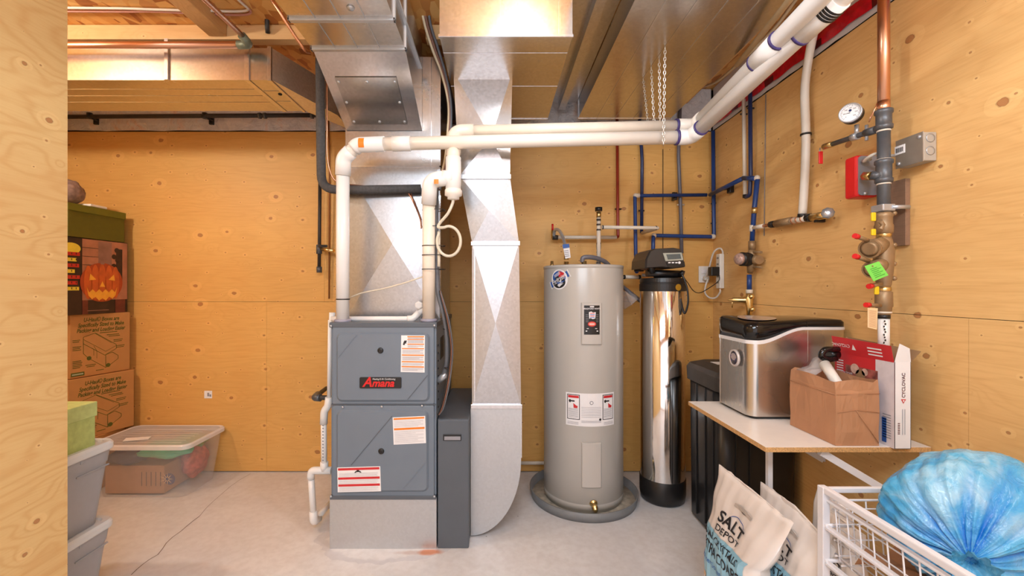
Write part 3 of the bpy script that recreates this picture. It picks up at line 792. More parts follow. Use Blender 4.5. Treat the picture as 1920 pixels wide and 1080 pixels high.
# drain tube from the tee cap: drop, then a loop
pts = [P(849, 372, 2.10), P(849, 380, 2.10), P(840, 400, 2.10), P(825, 418, 2.12), P(822, 426, 2.12)]
c = P(841, 452, 2.11); rl = .062
for k in range(1, 26):
    a = 2.2-k*2*pi/25*.93; pts.append(Vector((c.x+rl*cos(a)*.95, c.y+.0008*k, c.z+rl*1.18*sin(a))))
pts += [P(823, 440, 2.14), P(823, 500, 2.14)]
o = tube_obj('drain_tube', spline(pts, 5), .0075, 'tubing', None, 10); tag(o, 'clear vinyl drain tube hanging in a loop below the intake tee', 'tube')
o = tube_obj('drain_tube', spline([P(656, 558, 2.25), P(680, 549, 2.22), P(720, 541, 2.20), P(760, 530, 2.19), P(792, 519, 2.18)], 6), .004, 'tubing', None, 8); tag(o, 'thin clear tube stretched between the two vertical furnace pipes', 'tube')
# condensate line on the furnace deck
t = thing('condensate_line', 'small white drain pipe lying on top of the furnace between the tall pipes', 'pipe', P(710, 600, 2.24))
pts = [P(622, 598, 2.26), P(700, 598, 2.24), P(772, 598, 2.24), P(786, 586, 2.25), P(800, 580, 2.28)]
tube_obj('drain_pipe', bend(pts, .02), .014, 'pvc_white', t)
tube_obj('elbow', bend([P(764, 598, 2.24), P(774, 598, 2.24), P(786, 586, 2.25)], .015), .018, 'pvc_white', t)
m = MB(); m.lathe([(.022, 0), (.022, .012), (.016, .014)], P(786, 572, 2.30), (0, -1, 0), 6, smooth=False); obj('hex_cap', m, 'pvc_white', t)
# condensate riser left of the furnace
t = thing('condensate_drain', 'white plastic drain pipe with tee and elbows hanging off the left side of the furnace', 'pipe', P(600, 980, 2.2))
G = 2.30
tube_obj('riser', [P(623, 586, G), P(622, 612, G)], .016, 'pvc_white', t)
tube_obj('riser', [P(619, 600, G), P(617, 748, G)], .011, 'pvc_white', t)
tube_obj('elbow', bend([P(617, 745, G), P(615, 762, G), P(608, 770, G), P(607, 795, G)], .03), .020, 'pvc_white', t)
tube_obj('lower_riser', [P(607, 790, G), P(608, 885, G)], .0155, 'pvc_white', t)
m = MB(); m.tube([P(608, 866, G), P(608, 882, G)], .021, 14); m.tube(bend([P(622, 882, G), P(583, 882, G), P(583, 898, G)], .035), .020, 14); obj('tee', m, 'pvc_white', t)
tube_obj('drop_pipe', [P(583, 892, G), P(588, 972, G)], .0165, 'pvc_white', t)
tube_obj('elbow', bend([P(587.5, 958, G), P(588.5, 978, G), P(597, 972, G+.06)], .02), .0215, 'pvc_white', t)
tube_obj('return_pipe', [P(591, 975, G+.02), P(620, 943, G+.22)], .0165, 'pvc_white', t)
m = MB()
for k in range(14): z = 796+k*6; a = P(604.3, z, G-.0165); m.face([a, a+Vector((.007, 0, 0)), a+Vector((.007, 0, -.008)), a+Vector((0, 0, -.008))])
obj('pipe_print', m, 'print_grey', t)
# gas union
t = thing('gas_supply_pipe', 'black iron gas pipe with an elbow entering the furnace left side', 'pipe', P(605, 745, 2.35))
tube_obj('pipe', bend([P(612, 728, 2.75), P(590, 745, 2.35), P(621, 746, 2.33)], .02), .013, 'black_matte', t)
tube_obj('elbow_fitting', bend([P(596, 740, 2.42), P(590, 745.5, 2.35), P(601, 746, 2.34)], .02), .020, 'iron_grey', t)

# refrigerant line set
pts = bend([P(600, 104, 2.31), P(600, 120, 2.31), P(602, 300, 2.30), P(603, 355, 2.30), P(660, 356, 2.30), P(789, 354, 2.32)], [.02, .05, .16, .05])
o = tube_obj('insulated_line', pts, .0235, 'foam', None, 16); tag(o, 'thick dark foam insulated refrigerant line bending right behind the flue pipe', 'pipe')
t = thing('copper_line', 'thin copper refrigerant line beside the dark insulated line', 'pipe', P(615, 250, 2.38))
tube_obj('tube', spline([P(613, 150, 2.33), P(613, 230, 2.33), P(613, 290, 2.33), P(620, 325, 2.33), P(632, 341, 2.335), P(655, 347, 2.34)], 6), .0045, 'copper', t, 8)
tube_obj('tube', spline([P(700, 350, 2.336), P(755, 352, 2.336), P(768, 365, 2.35), P(778, 385, 2.34), P(788, 410, 2.25), P(790, 428, 2.22)], 6), .0045, 'copper', t, 8)
tube_obj('tube', spline([P(640, 345, 2.334), P(690, 349, 2.336), P(760, 354, 2.336), P(774, 372, 2.35), P(784, 395, 2.3), P(790, 412, 2.24)], 6), .0035, 'cable_brown', t, 8)

# conduit and wires right of the intake pipe
pts = spline([P(818, 352, 2.19), P(818, 420, 2.19), P(819, 500, 2.19), P(822, 550, 2.18), P(832, 590, 2.17), P(838, 630, 2.17), P(838, 675, 2.18), P(833, 700, 2.19), P(824, 712, 2.20)], 7)
t = thing('flexible_conduit', 'dark grey flexible conduit running down the intake pipe into the furnace flank', 'conduit', P(832, 600, 2.18))
tube_obj('sheath', pts, .012, 'cable_grey', t, 12)
tube_obj('connector', [P(838, 700, 2.19), P(822, 714, 2.20)], .017, 'zinc', t, 10)
for x, y, a in ((836.5, 617, .016), (839, 690, .016)):
    m = MB(); m.lathe([(a, -.003), (a+.002, 0), (a, .003)], P(x, y, 2.175), (0.1, 0, 1), 16); obj('cable_tie', m, 'black', t)
g = 'wires beside the furnace'
for i, (dx, mat, lab) in enumerate(((0, 'black', 'black thermostat wire curling down beside the conduit'), (3, 'cable_brown', 'brown wire curling down beside the conduit'), (5.5, 'cable_grey', 'grey wire, outermost of those curling down by the conduit'))):
    pts = spline([P(824+dx*.3, 545, 2.16), P(836+dx, 600, 2.15), P(843+dx, 650, 2.15), P(841+dx, 690, 2.15), P(835+dx, 730, 2.13), P(826+dx, 765, 2.13), P(821+dx*.4, 778, 2.14)], 6)
    o = tube_obj('wire', pts, .0035, mat, None, 6); tag(o, lab, 'wire', g)
for i, (dx, mat, lab) in enumerate(((0, 'cable_brown', 'brown cable dropping from the ceiling between the two central ducts'), (6, 'cable_grey', 'grey cable dropping from the ceiling between the two central ducts'), (-5, 'cable_beige', 'pale cable, leftmost of those between the two central ducts'))):
    pts = spline([P(795+dx*1.6, -14, 2.2), P(800+dx, 40, 2.24), P(815+dx, 90, 2.27), P(832+dx*.6, 140, 2.30), P(843+dx*.4, 195, 2.32), P(842+dx*.5, 250, 2.34), P(838+dx*.7, 300, 2.34), P(829+dx*.5, 330, 2.34), P(822+dx*.4, 356, 2.30)], 6)
    o = tube_obj('cable', pts, .0075, mat, None, 8); tag(o, lab, 'cable', 'cables between the central ducts')
pts = spline([P(820, -14, 2.3), P(822, 8, 2.31), P(816, 20, 2.34), P(790, 22, 2.36)], 5)
o = tube_obj('cable', pts, .006, 'pex_blue', None, 8); tag(o, 'short blue cable end at the ceiling by the return duct', 'cable', 'cables between the central ducts')

# ------------------------------------------------------------ ceiling pipes at left
t = thing('copper_pipe', 'copper water pipe running level above the left trunk duct and turning toward the camera', 'pipe', P(300, 86, 2.14))
c0 = Vector((XL+.05, 2.14, 2.532)); c1 = P(468, 84, 2.14)
tube_obj('level_pipe', [c0, P(450, 84, 2.14)], .0165, 'copper', t)
dirn = Vector((-.028, -1, .02)); tube_obj('near_pipe', [c1+Vector((0, 0, .012)), Vector((c1.x-.04, .9, c1.z+.03))], .0125, 'copper', t)
tube_obj('elbow', bend([P(446, 84, 2.14), c1, c1+Vector((-.004, -.06, .012))], .02), .020, simple('tarnished solder joint', srgb(120, 128, 112), .5, .5, .2), t)
t = thing('gas_pipe', 'black iron gas pipe running along the top of the back wall', 'pipe', P(360, 217, 2.99))
yg = 2.985
tube_obj('pipe', [Vector((XL+.02, yg, P(0, 219, yg).z)), P(592, 216, yg)], .0145, 'black_matte', t)
for x in (487, 497, 585):
    m = MB(); m.tube([P(x-2, 217, yg), P(x+2, 217, yg)], .021, 10); obj('union', m, 'iron_grey', t)
for x in (180, 396):
    m = MB(); a = P(x-12, 212, yg); m.tube([P(x-12, 213, yg), P(x-6, 223, yg), P(x+2, 226, yg+.04)], .006, 8); m.box(P(x, 0, 3.04).x-.012, P(x, 0, 3.04).x+.018, 3.03, 3.05, P(0, 234, 3.04).z, P(0, 220, 3.04).z, .003)
    m.tube([P(x-12, 212, yg), P(x-12, 222, yg)], .018, 10); obj('bracket', m, 'black', t)
t = thing('gas_drop_pipe', 'vertical black gas pipe with a small valve on the back wall left of the flue', 'pipe', P(599, 505, 3.0))
tube_obj('pipe', [P(600, 330, 3.0), P(598.5, 503, 3.0)], .0115, 'black_matte', t)
tube_obj('end_cap', [P(598.5, 500, 3.0), P(598.5, 511, 3.0)], .018, 'iron_grey', t)
tube_obj('tee', [P(598.5, 459, 3.0), P(598.5, 476, 3.0)], .020, 'iron_grey', t)
tube_obj('valve', [P(599, 467, 3.0), P(626, 470, 2.96)], .012, 'brass', t)
m = MB(); m.box(P(597, 0, 2.95).x, P(613, 0, 2.95).x, 2.945, 2.965, P(0, 464, 2.95).z, P(0, 459, 2.95).z, .003); obj('valve_lever', m, 'black', t)
o = tube_obj('cable', [P(616, 225, 3.02), P(618, 300, 3.02), P(617, 560, 3.04)], .006, simple('joint shadow brown', srgb(150, 92, 44), .6), None, 8); tag(o, 'brown strip drawn as the plywood joint shadow on the back wall, beside the insulated line', 'cable')  # thin brown strip standing in for the shadow along the plywood joint
for i, (z, lab) in enumerate(((2.728, 'white cable stapled across the strand board at top left'), (2.731, 'pink cable stapled beside the white one across the strand board'))):
    pts = spline([(XL+.05, 2.14+i*.03, z), (-2.0, 2.15+i*.03, z), (-1.75, 2.16+i*.02, z), (-1.5, 2.17+i*.03, z), (-1.28, 2.17+i*.03, z), (-1.265, 2.10, z), (-1.29, 1.9, z), (-1.3, 1.2, z)], 6)
    o = tube_obj('cable', pts, .006, ('cable_white', simple('pink cable', srgb(206, 150, 140), .5))[i], None, 8); tag(o, lab, 'cable')
o = tube_obj('copper_line', spline([P(502, -10, 2.1), P(520, 15, 2.1), P(545, 55, 2.14), P(570, 92, 2.2), P(580, 98, 2.28)], 6), .008, 'copper', None, 8); tag(o, 'thin copper line crossing the joist left of the supply duct', 'pipe')
o = tube_obj('cable', [P(500, -5, 2.25), P(501, 50, 2.27), P(502, 62, 2.29)], .012, 'black_matte', None, 8); tag(o, 'black cable hanging at the strand board right of the pink cable', 'cable')

# ------------------------------------------------------------ pipe hanger chains
def chain(name, a, b, lab, link=.021, wire=.0019, wd=.0052):
    a, b = Vector(a), Vector(b); L = (b-a).length; n = int(L/(link*.74)); d = (b-a).normalized(); m = MB()
    s1 = d.cross(Vector((0, 1, 0))).normalized(); s2 = d.cross(s1).normalized()
    for k in range(n):
        c = a+d*(L*(k+.5)/n); s = s1 if k % 2 else s2; o_ = s2 if k % 2 else s1
        s = (s1+s2*.6).normalized() if k % 2 else (s1*.6-s2).normalized()
        loop = [c+d*(sin(q)*link/2)+s*(cos(q)*wd) for q in [2*pi*j/10 for j in range(10)]]
        loop.append(loop[0]); m.tube(loop, wire, 5, cap=False)
    o = obj(name, m, 'chain'); tag(o, lab, 'chain', 'pipe hanger chains'); return o
for (x0_, y0_), (x1_, y1_), Y0, Y1, lab in (
    ((1206, 148), (1216, 240), 2.35, 2.24, 'leftmost of the four thin chains hanging from the wide duct'),
    ((1221, 126), (1227, 240), 2.22, 2.20, 'second from left of the four thin chains under the wide duct'),
    ((1236, 112), (1238, 240), 2.15, 2.19, 'third from left of the four thin chains, close beside the rightmost'),
    ((1247, 88), (1244, 272), 2.04, 2.085, 'rightmost and longest thin chain, wrapped around the nearer pipe')):
    Y0 = min(Y0, (2.47-H)*800/(540-y0_)); chain('hanger_chain', P(x0_, y0_, Y0), P(x1_, y1_, Y1), lab)
# ============================================================ WATER HEATER
hx, hy, hr = .546, 2.715, .247
m = MB()
m.lathe([(.0, .0), (.325, .0), (.336, .012), (.345, .058), (.350, .060), (.350, .050), (.341, .010), (.336, 0)][0:1]+[(.318, .0), (.326, .008), (.334, .056), (.340, .058), (.339, .052), (.333, .008)][:0]+[(.325, 0), (.336, .056), (.341, .056), (.341, .050)][:0]+[(.326, 0.0), (.337, .056), (.329, .057), (.319, .006), (0, .006)], (hx, hy, 0), (0, 0, 1), 72)
m2 = MB(); m2.lathe([(0, .0062), (.318, .0062), (.318, .0075), (0, .0075)], (hx, hy, 0), (0, 0, 1), 72)
o = obj('drain_pan', m, 'pan'); obj('pan_floor', m2, simple('dusty pan floor', srgb(176, 166, 150), .7, 0, .3, 22), o); tag(o, 'round grey plastic drain pan on the floor under the water heater', 'pan')
t = thing('water_heater', 'tall taupe electric water heater standing in a round grey pan', 'water heater', (hx, hy, .008))
m = MB(); m.lathe([(.0, 0), (hr-.012, 0), (hr-.012, .018), (hr, .02), (hr, .05), (hr-.002, .053), (hr, .056), (hr, 1.425), (hr-.001, 1.428), (hr+.002, 1.430), (hr+.002, 1.446), (hr-.006, 1.449), (hr-.010, 1.442), (0, 1.45)], (hx, hy, .008), (0, 0, 1), 96)
obj('tank', m, 'tan', t)
def cyl(r, z0=0, a_c=0): return lambda u, v: Vector((hx+r*sin(a_c+u/r), hy-r*cos(a_c+u/r), z0+v))
def zt(y, Y=2.468): return H+(540-y)*Y/800
# access covers
def cover(y0, y1, w_, thick):
    m = MB(); z1, z0 = zt(y0), zt(y1); n = 8
    def prof(r, ins): return [Vector((hx-w_/2+ins+(w_-2*ins)*k/n, hy-sqrt(max(r*r-(-w_/2+ins+(w_-2*ins)*k/n)**2, 0)), 0)) for k in range(n+1)]
    def ring(r, ins):
        p = prof(r, ins); lo_ = [q+Vector((0, 0, z0+ins)) for q in p]; hi = [q+Vector((0, 0, z1-ins)) for q in p]; return lo_+hi[::-1]
    m.rings([ring(hr-.002, 0), ring(hr+thick-.004, 0), ring(hr+thick, .004)], smooth=False, cap=False)
    # front skin follows the curve
    p = prof(hr+thick, .004)
    for a, b in zip(p[:-1], p[1:]): m.face([a+Vector((0, 0, z0+.004)), b+Vector((0, 0, z0+.004)), b+Vector((0, 0, z1-.004)), a+Vector((0, 0, z1-.004))])
    return obj('access_cover', m, 'tan_cover', t)
c1_ = cover(567.5, 646, .118, .012); c2_ = cover(830, 914, .114, .012)
m = MB(); rL = hr+.0135; mp = cyl(rL, zt(600)); w2 = .045; zl0, zl1 = zt(627)-zt(600), zt(572.5)-zt(600)
m.rect(mp, -w2, w2, zl0, zl1, 0, 6)
mp2 = cyl(rL+.001, zt(600))
m.text('BRADFORD WHITE', .0115, mp2, 0, .062, 'CENTER', 1, off=.0002); m.rect(mp2, -.012, .012, .074, .081, 1)
m.poly(mp2, [(-.018, .046), (-.004, .050), (.006, .044), (.022, .047), (.019, .010), (.004, .006), (-.008, .012), (-.016, .008)], 1)
for k, cc in enumerate((3, 2, 3, 2)): m.rect(cyl(rL+.0015, zt(600)), -.012, .016, .014+k*.008, .018+k*.008, cc)
m.disc(mp2, 0, -.022, .024, 2, ry=.015); m.disc(cyl(rL+.0014, zt(600)), 0, -.022, .020, 4, ry=.011); m.rect(cyl(rL+.0018, zt(600)), -.014, .014, -.025, -.020, 1)
m.rect(mp2, -.03, .03, -.050, -.047, 1); m.rect(mp2, -.036, .036, -.066, -.060, 1)
for k in range(5): m.rect(mp2, -.036, -.020, .030-k*.01, .032-k*.01, 5); m.rect(mp2, .024, .038, .030-k*.01, .032-k*.01, 5)
obj('brand_label', m, ['black', 'paper_white', 'red_print', 'print_blue', simple('salmon', srgb(236, 120, 100), .5), 'print_grey'], c1_)
# large rating label
m = MB(); zc = zt(770); r0_ = hr+.0012; mp = cyl(r0_, zc); mp2 = cyl(r0_+.0008, zc); U = .150
m.rect(mp, -U, U, zt(800)-zc, zt(738)-zc, 0, 14)
for s in (-1, 1):
    u0, u1 = (-U+.008, -U+.083) if s < 0 else (U-.083, U-.008); v1, v0 = zt(741)-zc, zt(788)-zc
    m.rect(mp2, u0, u1, v0, v1, 1, 5); m.rect(cyl(r0_+.0014, zc), u0+.004, u1-.004, v0+.004, v1-.004, 0, 5)
    mp3 = cyl(r0_+.002, zc); m.rect(mp3, u0+.006, u1-.006, v1-.020, v1-.006, 2, 5)
    m.rect(mp3, u0+.01, u0+.045, v1-.042, v1-.034, 1, 3); m.rect(mp3, u0+.012, u0+.022, v1-.047, v1-.03, 1)
    m.poly(mp3, [(u1-.038, v1-.05), (u1-.022, v1-.062), (u1-.012, v1-.066), (u1-.014, v1-.078), (u1-.036, v1-.078)], 2)
    for k in range(8): m.rect(mp3, u0+.008, u1-.010, v0+.012+k*.007, v0+.0145+k*.007, 3, 4)
mp3 = cyl(r0_+.002, zc)
m.disc(mp3, .0, .045, .011, 3); m.disc(cyl(r0_+.0025, zc), 0, .045, .007, 0)
for k in range(7): m.rect(mp3, -.058, .058, .018-k*.0095, .0195-k*.0095, 3, 5)
for k in range(2): m.rect(mp3, -.058, .058, -.062-k*.007, -.060-k*.007, 3, 5)
m.disc(mp3, .052, -.052, .007, 1)
for s in (-1, 1):
    for k in range(3): m.rect(mp3, s*.075 if s > 0 else -.14, .14 if s > 0 else -.075, -.071-k*.006, -.0695-k*.006, 3, 4)
obj('rating_label', m, ['paper_white', 'print_black', 'red_print', 'print_grey'], t)
# round sticker with a tilted blue banner
m = MB(); r0_ = hr+.0012; ac = -.80; mp = cyl(r0_, zt(524, 2.55), ac); mp2 = cyl(r0_+.001, zt(524, 2.55), ac); mp3 = cyl(r0_+.002, zt(524, 2.55), ac); mp4 = cyl(r0_+.0028, zt(524, 2.55), ac)
def rot(c, pts, ang): return [(c[0]+x*cos(ang)-y*sin(ang), c[1]+x*sin(ang)+y*cos(ang)) for x, y in pts]
m.disc(mp, 0, .0, .060, 0, 28); m.poly(mp, rot((0, 0), [(-.08, -.024), (.08, -.024), (.08, .024), (-.08, .024)], .5), 0)
m.disc(mp2, 0, .012, .048, 1, 24, .038); m.poly(mp3, [(-.0, .015), (.045, .015), (.036, .040), (.0, .049)], 2)
m.disc(mp2, 0, -.016, .046, 3, 24, .036)
m.poly(mp3, rot((0, 0), [(-.072, -.018), (.072, -.018), (.072, .018), (-.072, .018)], .5), 1)
mr = lambda u, v: mp4(*rot((0, 0), [(u, v)], .5)[0])
m.text('Hydrojet', .030, mr, 0, -.006, 'CENTER', 0, off=.0004); m.text('TOTAL PERFORMANCE', .009, mr, 0, -.015, 'CENTER', 0)
for k in range(3): m.rect(mr, -.02, .028, .024+k*.006, .0265+k*.006, 0)
for k in range(3): m.rect(mr, -.02, .018, -.026-k*.006, -.024-k*.006, 0)
obj('round_sticker', m, ['paper_white', 'print_blue', 'red_print', 'print_black'], t)
# drain valve, top fittings
m = MB(); zz = zt(944); m.lathe([(.024, 0), (.022, .004), (.013, .006), (.013, .022), (.018, .024), (.018, .040), (.012, .042), (.012, .058), (.003, .058)], (hx+.012, hy-hr, zz), (0, -1, -.25), 16); obj('drain_valve', m, 'brass', t)
for x_, y_, r_ in ((1062, 2.72, .016), (1095, 2.66, .016), (1122, 2.74, .016), (1035, 2.66, .010)):
    m = MB(); X_ = (x_-932)/800*y_; m.lathe([(r_*1.5, 0), (r_*1.5, .006), (r_, .008), (r_, .03), (r_*.6, .03)], (X_, y_, 1.4555), (0, 0, 1), 14); obj('port', m, 'brass' if x_ != 1122 else 'zinc', t)
t = thing('flexible_connector', 'braided grey hose with a blue and white tag, arching off the water heater top', 'hose', P(1062, 492, 2.72))
tube_obj('hose', spline([P(1062, 486, 2.72), P(1060, 465, 2.74), P(1056, 447, 2.80), P(1049, 433, 2.88), P(1041, 431, 2.94), P(1038, 444, 2.98)], 7), .011, 'zinc', t)
tube_obj('valve_body', [P(1037, 432, 2.98), P(1037, 447, 2.98)], .014, 'brass', t)
tube_obj('red_cap', [P(1036, 420, 2.98), P(1036, 432, 2.98)], .007, 'red', t, 8)
tube_obj('nut', [P(1062, 487, 2.72), P(1062, 479, 2.72)], .015, 'brass', t, 6)
m = MB(); mp = lambda u, v: P(1061.5+u, 472-v, 2.70-.003)
m.prism([P(1055, 459, 2.70), P(1067, 457, 2.70), P(1070, 483, 2.70), P(1060, 485, 2.70)], (0, .003, 0)); m.face([P(1054.6, 458.5, 2.697), P(1067, 457, 2.697), P(1068, 464, 2.697), P(1055.5, 466, 2.697)], 1)
for k in range(4): m.face([P(1058+k*.4, 470+k*3.4, 2.697), P(1066+k*.5, 469+k*3.4, 2.697), P(1066+k*.5, 470+k*3.4, 2.697), P(1058+k*.4, 471+k*3.4, 2.697)], 2)
obj('hang_tag', m, ['paper_white', 'print_blue', 'print_grey'], t)
o = tube_obj('relief_pipe', spline([P(1092, 492, 2.66), P(1093, 484, 2.66), P(1102, 482, 2.66), P(1118, 484, 2.68), P(1133, 490, 2.72), P(1141, 497, 2.76)], 6), .0145, 'pex_grey', None, 12); tag(o, 'grey bent pipe lying over the top of the water heater', 'pipe')
o = tube_obj('supply_pipe', [P(1168, 519, 2.86), P(1202, 520, 2.86)], .0125, 'pex_white', None, 12); tag(o, 'short white pipe between the water heater and the softener', 'pipe')
for x in (1170, 1199):
    tube_obj('end_ring', [P(x-2, 519.5, 2.86), P(x+2, 519.5, 2.86)], .0145, 'black', o, 12)
# hot water manifold
def pipe(name, pts, r, mat, lab, cat='pipe', group=None, rad=.012, extra=()):
    t = thing(name, lab, cat, pts[0], group); tube_obj('tube', bend(pts, rad) if len(pts) > 2 else pts, r, mat, t)
    return t
YW = 3.018
t = pipe('manifold_pipe', [P(1122.5, 492, 2.76), P(1122.5, 405, 2.80)], .0135, 'pex_white', 'upright white pipe with a black topped brass vent above the water heater')
for y in (466, 473, 431, 421, 412): tube_obj('crimp_ring', [P(1122.5, y-1.2, 2.785), P(1122.5, y+1.2, 2.785)], .0150, 'black_matte', t, 14)
tube_obj('brass_fitting', [P(1122.5, 455, 2.78), P(1122.5, 465, 2.78)], .016, 'bronze', t, 12)
tube_obj('vent_body', [P(1122.5, 408, 2.80), P(1122.5, 398, 2.80)], .016, 'brass', t, 12)
tube_obj('vent_cap', [P(1122.5, 396, 2.80), P(1122.5, 389, 2.80)], .024, 'black', t, 10)
t = pipe('supply_pipe', [P(1040, 445, 2.98), P(1156, 445, 2.98)], .0125, 'pex_white', 'level white pipe low on the wall behind the upright white pipe')
tube_obj('valve_hub', [P(1036, 445, 2.98), P(1046, 445.5, 2.98)], .017, 'black_matte', t, 10)
t = pipe('supply_pipe', [P(1128, 426, 2.80), P(1234, 427.5, 2.86), P(1204, 437, 3.0)], .0120, 'pex_white', 'level white pipe reaching right from the upright white pipe', rad=.01)
for x in (1130, 1230): tube_obj('crimp_ring', [P(x-1, 426+(x > 1200)*1.3, 2.80+(x > 1200)*.06), P(x+1, 426+(x > 1200)*1.3, 2.80+(x > 1200)*.06)], .0140, 'black_matte', t, 12)
t = pipe('hot_water_pipe', [P(1157, 222, YW), P(1158.5, 430, YW), P(1159, 444, YW), P(1154, 445, 3.0)], .0105, 'pex_red', 'dark red plastic pipe dropping down the back wall')
for y in (392,): tube_obj('pipe_clip', [P(1153, y, YW+.012), P(1165, y, YW+.012)], .006, 'black', t, 6)
t = pipe('cold_water_pipe', [P(1199, 222, YW), P(1204, 300, YW), P(1203, 437, YW)], .0115, 'pex_navy', 'blue grey plastic pipe, leftmost of the uprights from the ceiling beside the red one')
tube_obj('pipe_clip', [P(1197, 395, YW+.012), P(1208, 395, YW+.012)], .006, 'black', t, 6)
t = pipe('softener_inlet_pipe', [P(1194, 510, 2.78), P(1192, 480, 2.90), P(1190.5, 367, YW-.03), P(1325, 365.5, YW-.03)], .0125, 'pex_blue', 'blue plastic pipe rising from the softener head then running level right', rad=.006)
m = MB(); m.ball(P(1191.5, 367, YW-.03), .018); m.tube([P(1192, 367, YW-.03), P(1199, 366.5, YW-.03)], .0155, 10); obj('elbow_fitting', m, 'pex_white', t)
m = MB(); m.tube([P(1263.5, 361, YW-.03), P(1263.5, 371, YW-.01)], .012, 8); m.box(P(1261, 0, 3.03).x, P(1267, 0, 3.03).x, 3.0, 3.05, P(0, 376, 3.03).z, P(0, 362, 3.03).z, .003); obj('pipe_clip', m, 'black', t)
t = pipe('cold_water_pipe', [P(1337, 246, YW-.01), P(1338.5, 444, YW-.01), P(1225, 441.5, YW-.01), P(1224.5, 470, YW-.08)], .0135, 'pex_blue', 'blue plastic pipe down the corner then level left to the softener', rad=.006)
for x, y in ((1337, 443.5), (1226, 442)): m = MB(); m.ball(P(x, y, YW-.01), .019); obj('elbow_fitting', m, 'pex_white', t)
for y in (382, 419): m = MB(); m.tube([P(1333, y, YW), P(1350, y-2, YW)], .006, 8); m.ball(P(1347, y-2, YW+.01), .011); obj('pipe_clip', m, 'black', t)
t = pipe('grey_water_pipe', [P(1275, 198, YW), P(1272, 290, YW), P(1276, 385, YW), P(1278, 475, YW)], .0125, 'pex_grey', 'grey plastic pipe dropping from the ceiling behind the softener head')
tube_obj('pipe_clip', [P(1270, 384, YW+.012), P(1283, 384, YW+.012)], .006, 'pex_white', t, 6)
o = tube_obj('cable', [P(1243, 280, 3.052), P(1243, 470, 3.052)], .0025, 'black_matte', None, 6); tag(o, 'thin dark line down the back wall behind the blue pipes', 'wire')
o = tube_obj('floor_pipe', [P(975, 868, 3.02), P(1030, 868, 3.02)], .0125, 'pex_white', None, 12); tag(o, 'white pipe along the foot of the back wall left of the water heater', 'pipe')

# ============================================================ SOFTENER
sx_, sy_, sr = 1.037, 2.677, .134
t = thing('water_softener', 'slim polished steel water softener with a black control head', 'water softener', (sx_, sy_, 0))
m = MB(); m.lathe([(0, 0), (.118, 0), (.130, .012), (sr+.003, .05), (sr+.003, .145), (sr, .148)], (sx_, sy_, 0), (0, 0, 1), 56); obj('foot', m, 'black', t)
m = MB(); m.lathe([(sr-.004, .12), (sr, .14), (sr, 1.31), (sr-.004, 1.315)], (sx_, sy_, 0), (0, 0, 1), 72); obj('jacket', m, 'chrome', t)
m = MB(); m.lathe([(sr, 1.298), (sr+.004, 1.30), (sr+.004, 1.343), (sr, 1.345), (sr, 1.352), (sr+.002, 1.354), (sr-.002, 1.378), (.05, 1.386), (.05, 1.41), (0, 1.41)], (sx_, sy_, 0), (0, 0, 1), 56, smooth=False); obj('collar', m, 'steel_darker' if 0 else 'black', t)
m = MB(); m.disc(lambda u, v: Vector((sx_+(sr+.006)*sin(.33+u/sr), sy_-(sr+.006)*cos(.33+u/sr), 1.322+v)), 0, 0, .020, 0, 20); obj('gold_seal', m, simple('gold seal', srgb(190, 150, 50), .4, .5), t)
Yh = 2.60
def hd(x, y, Y=Yh): return P(x, y, Y)
# head: sloped shell
hp = [(1209, 503), (1210, 486), (1217, 471), (1226, 466.5), (1262, 464.5), (1276, 467), (1281, 480), (1283.5, 501), (1262, 503.5), (1240, 501)]
m = MB(); outer = [hd(x, y, 2.52) for x, y in hp]; back = [hd(x, y, 2.52)+Vector((0, .25, -.0)) for x, y in hp]; ctr = sum(outer, Vector())/len(outer)
ins = [ctr+(p-ctr)*.93+Vector((0, -.012, 0)) for p in outer]
m.rings([back, outer, ins], smooth=False); obj('control_head', m, simple('softener head shell', srgb(50, 47, 46), .35, 0, .05), t)
m = MB(); f = lambda x, y, d: hd(x, y, 2.52)+Vector((0, -.013-d, 0))
m.prism([f(1241, 475, 0), f(1276, 474, 0), f(1279, 488, 0), f(1246, 490, 0)], (0, -.004, 0), 0); m.prism([f(1247, 477.5, .004), f(1273, 476.5, .004), f(1275, 485.5, .004), f(1250, 487, .004)], (0, -.001, 0), 1)
m.prism([f(1247, 492, 0), f(1281, 490.5, 0), f(1282.5, 500, 0), f(1251, 501, 0)], (0, -.003, 0), 2)
for x in (1253, 1259.5, 1266): m.prism([f(x-2.2, 491.8, .003), f(x+2.2, 491.6, .003), f(x+2.3, 493.8, .003), f(x-2, 494, .003)], (0, -.001, 0), 3)
m.disc(lambda u, v: f(1271.5, 492.8, .005)+Vector((u, 0, v)), 0, 0, .008, 3, 12)
obj('display_panel', m, [simple('silver bezel', srgb(170, 172, 160), .35), 'lcd', 'black', 'paper_white'], t)
m = MB(); m.tube([P(1212, 512, 2.60), P(1276, 514, 2.60)], .022, 14); m.lathe([(.05, 1.385), (.055, 1.40), (.055, 1.425), (0, 1.425)], (sx_, sy_, 0), (0, 0, 1), 24)
m.tube([P(1197, 501, 2.70), P(1226, 500, 2.62)], .022, 14); m.ball(P(1218, 491, 2.55), .026); m.tube([P(1198, 496, 2.72), P(1198, 509, 2.72)], .030, 12); m.tube([P(1276, 512, 2.58), P(1282, 514, 2.57)], .020, 12)
m.tube([P(1218, 492, 2.55), P(1224, 512, 2.56)], .016, 10)
obj('valve_body', m, 'black', t)
m = MB(); m.tube([P(1204, 501, 2.66), P(1217, 500, 2.60)], .019, 14); obj('bypass_union', m, simple('brown plastic', srgb(120, 84, 62), .4), t)
m = MB(); m.tube([P(1205, 516, 2.66), P(1222, 516, 2.60)], .010, 10); obj('drain_port', m, 'zinc', t)
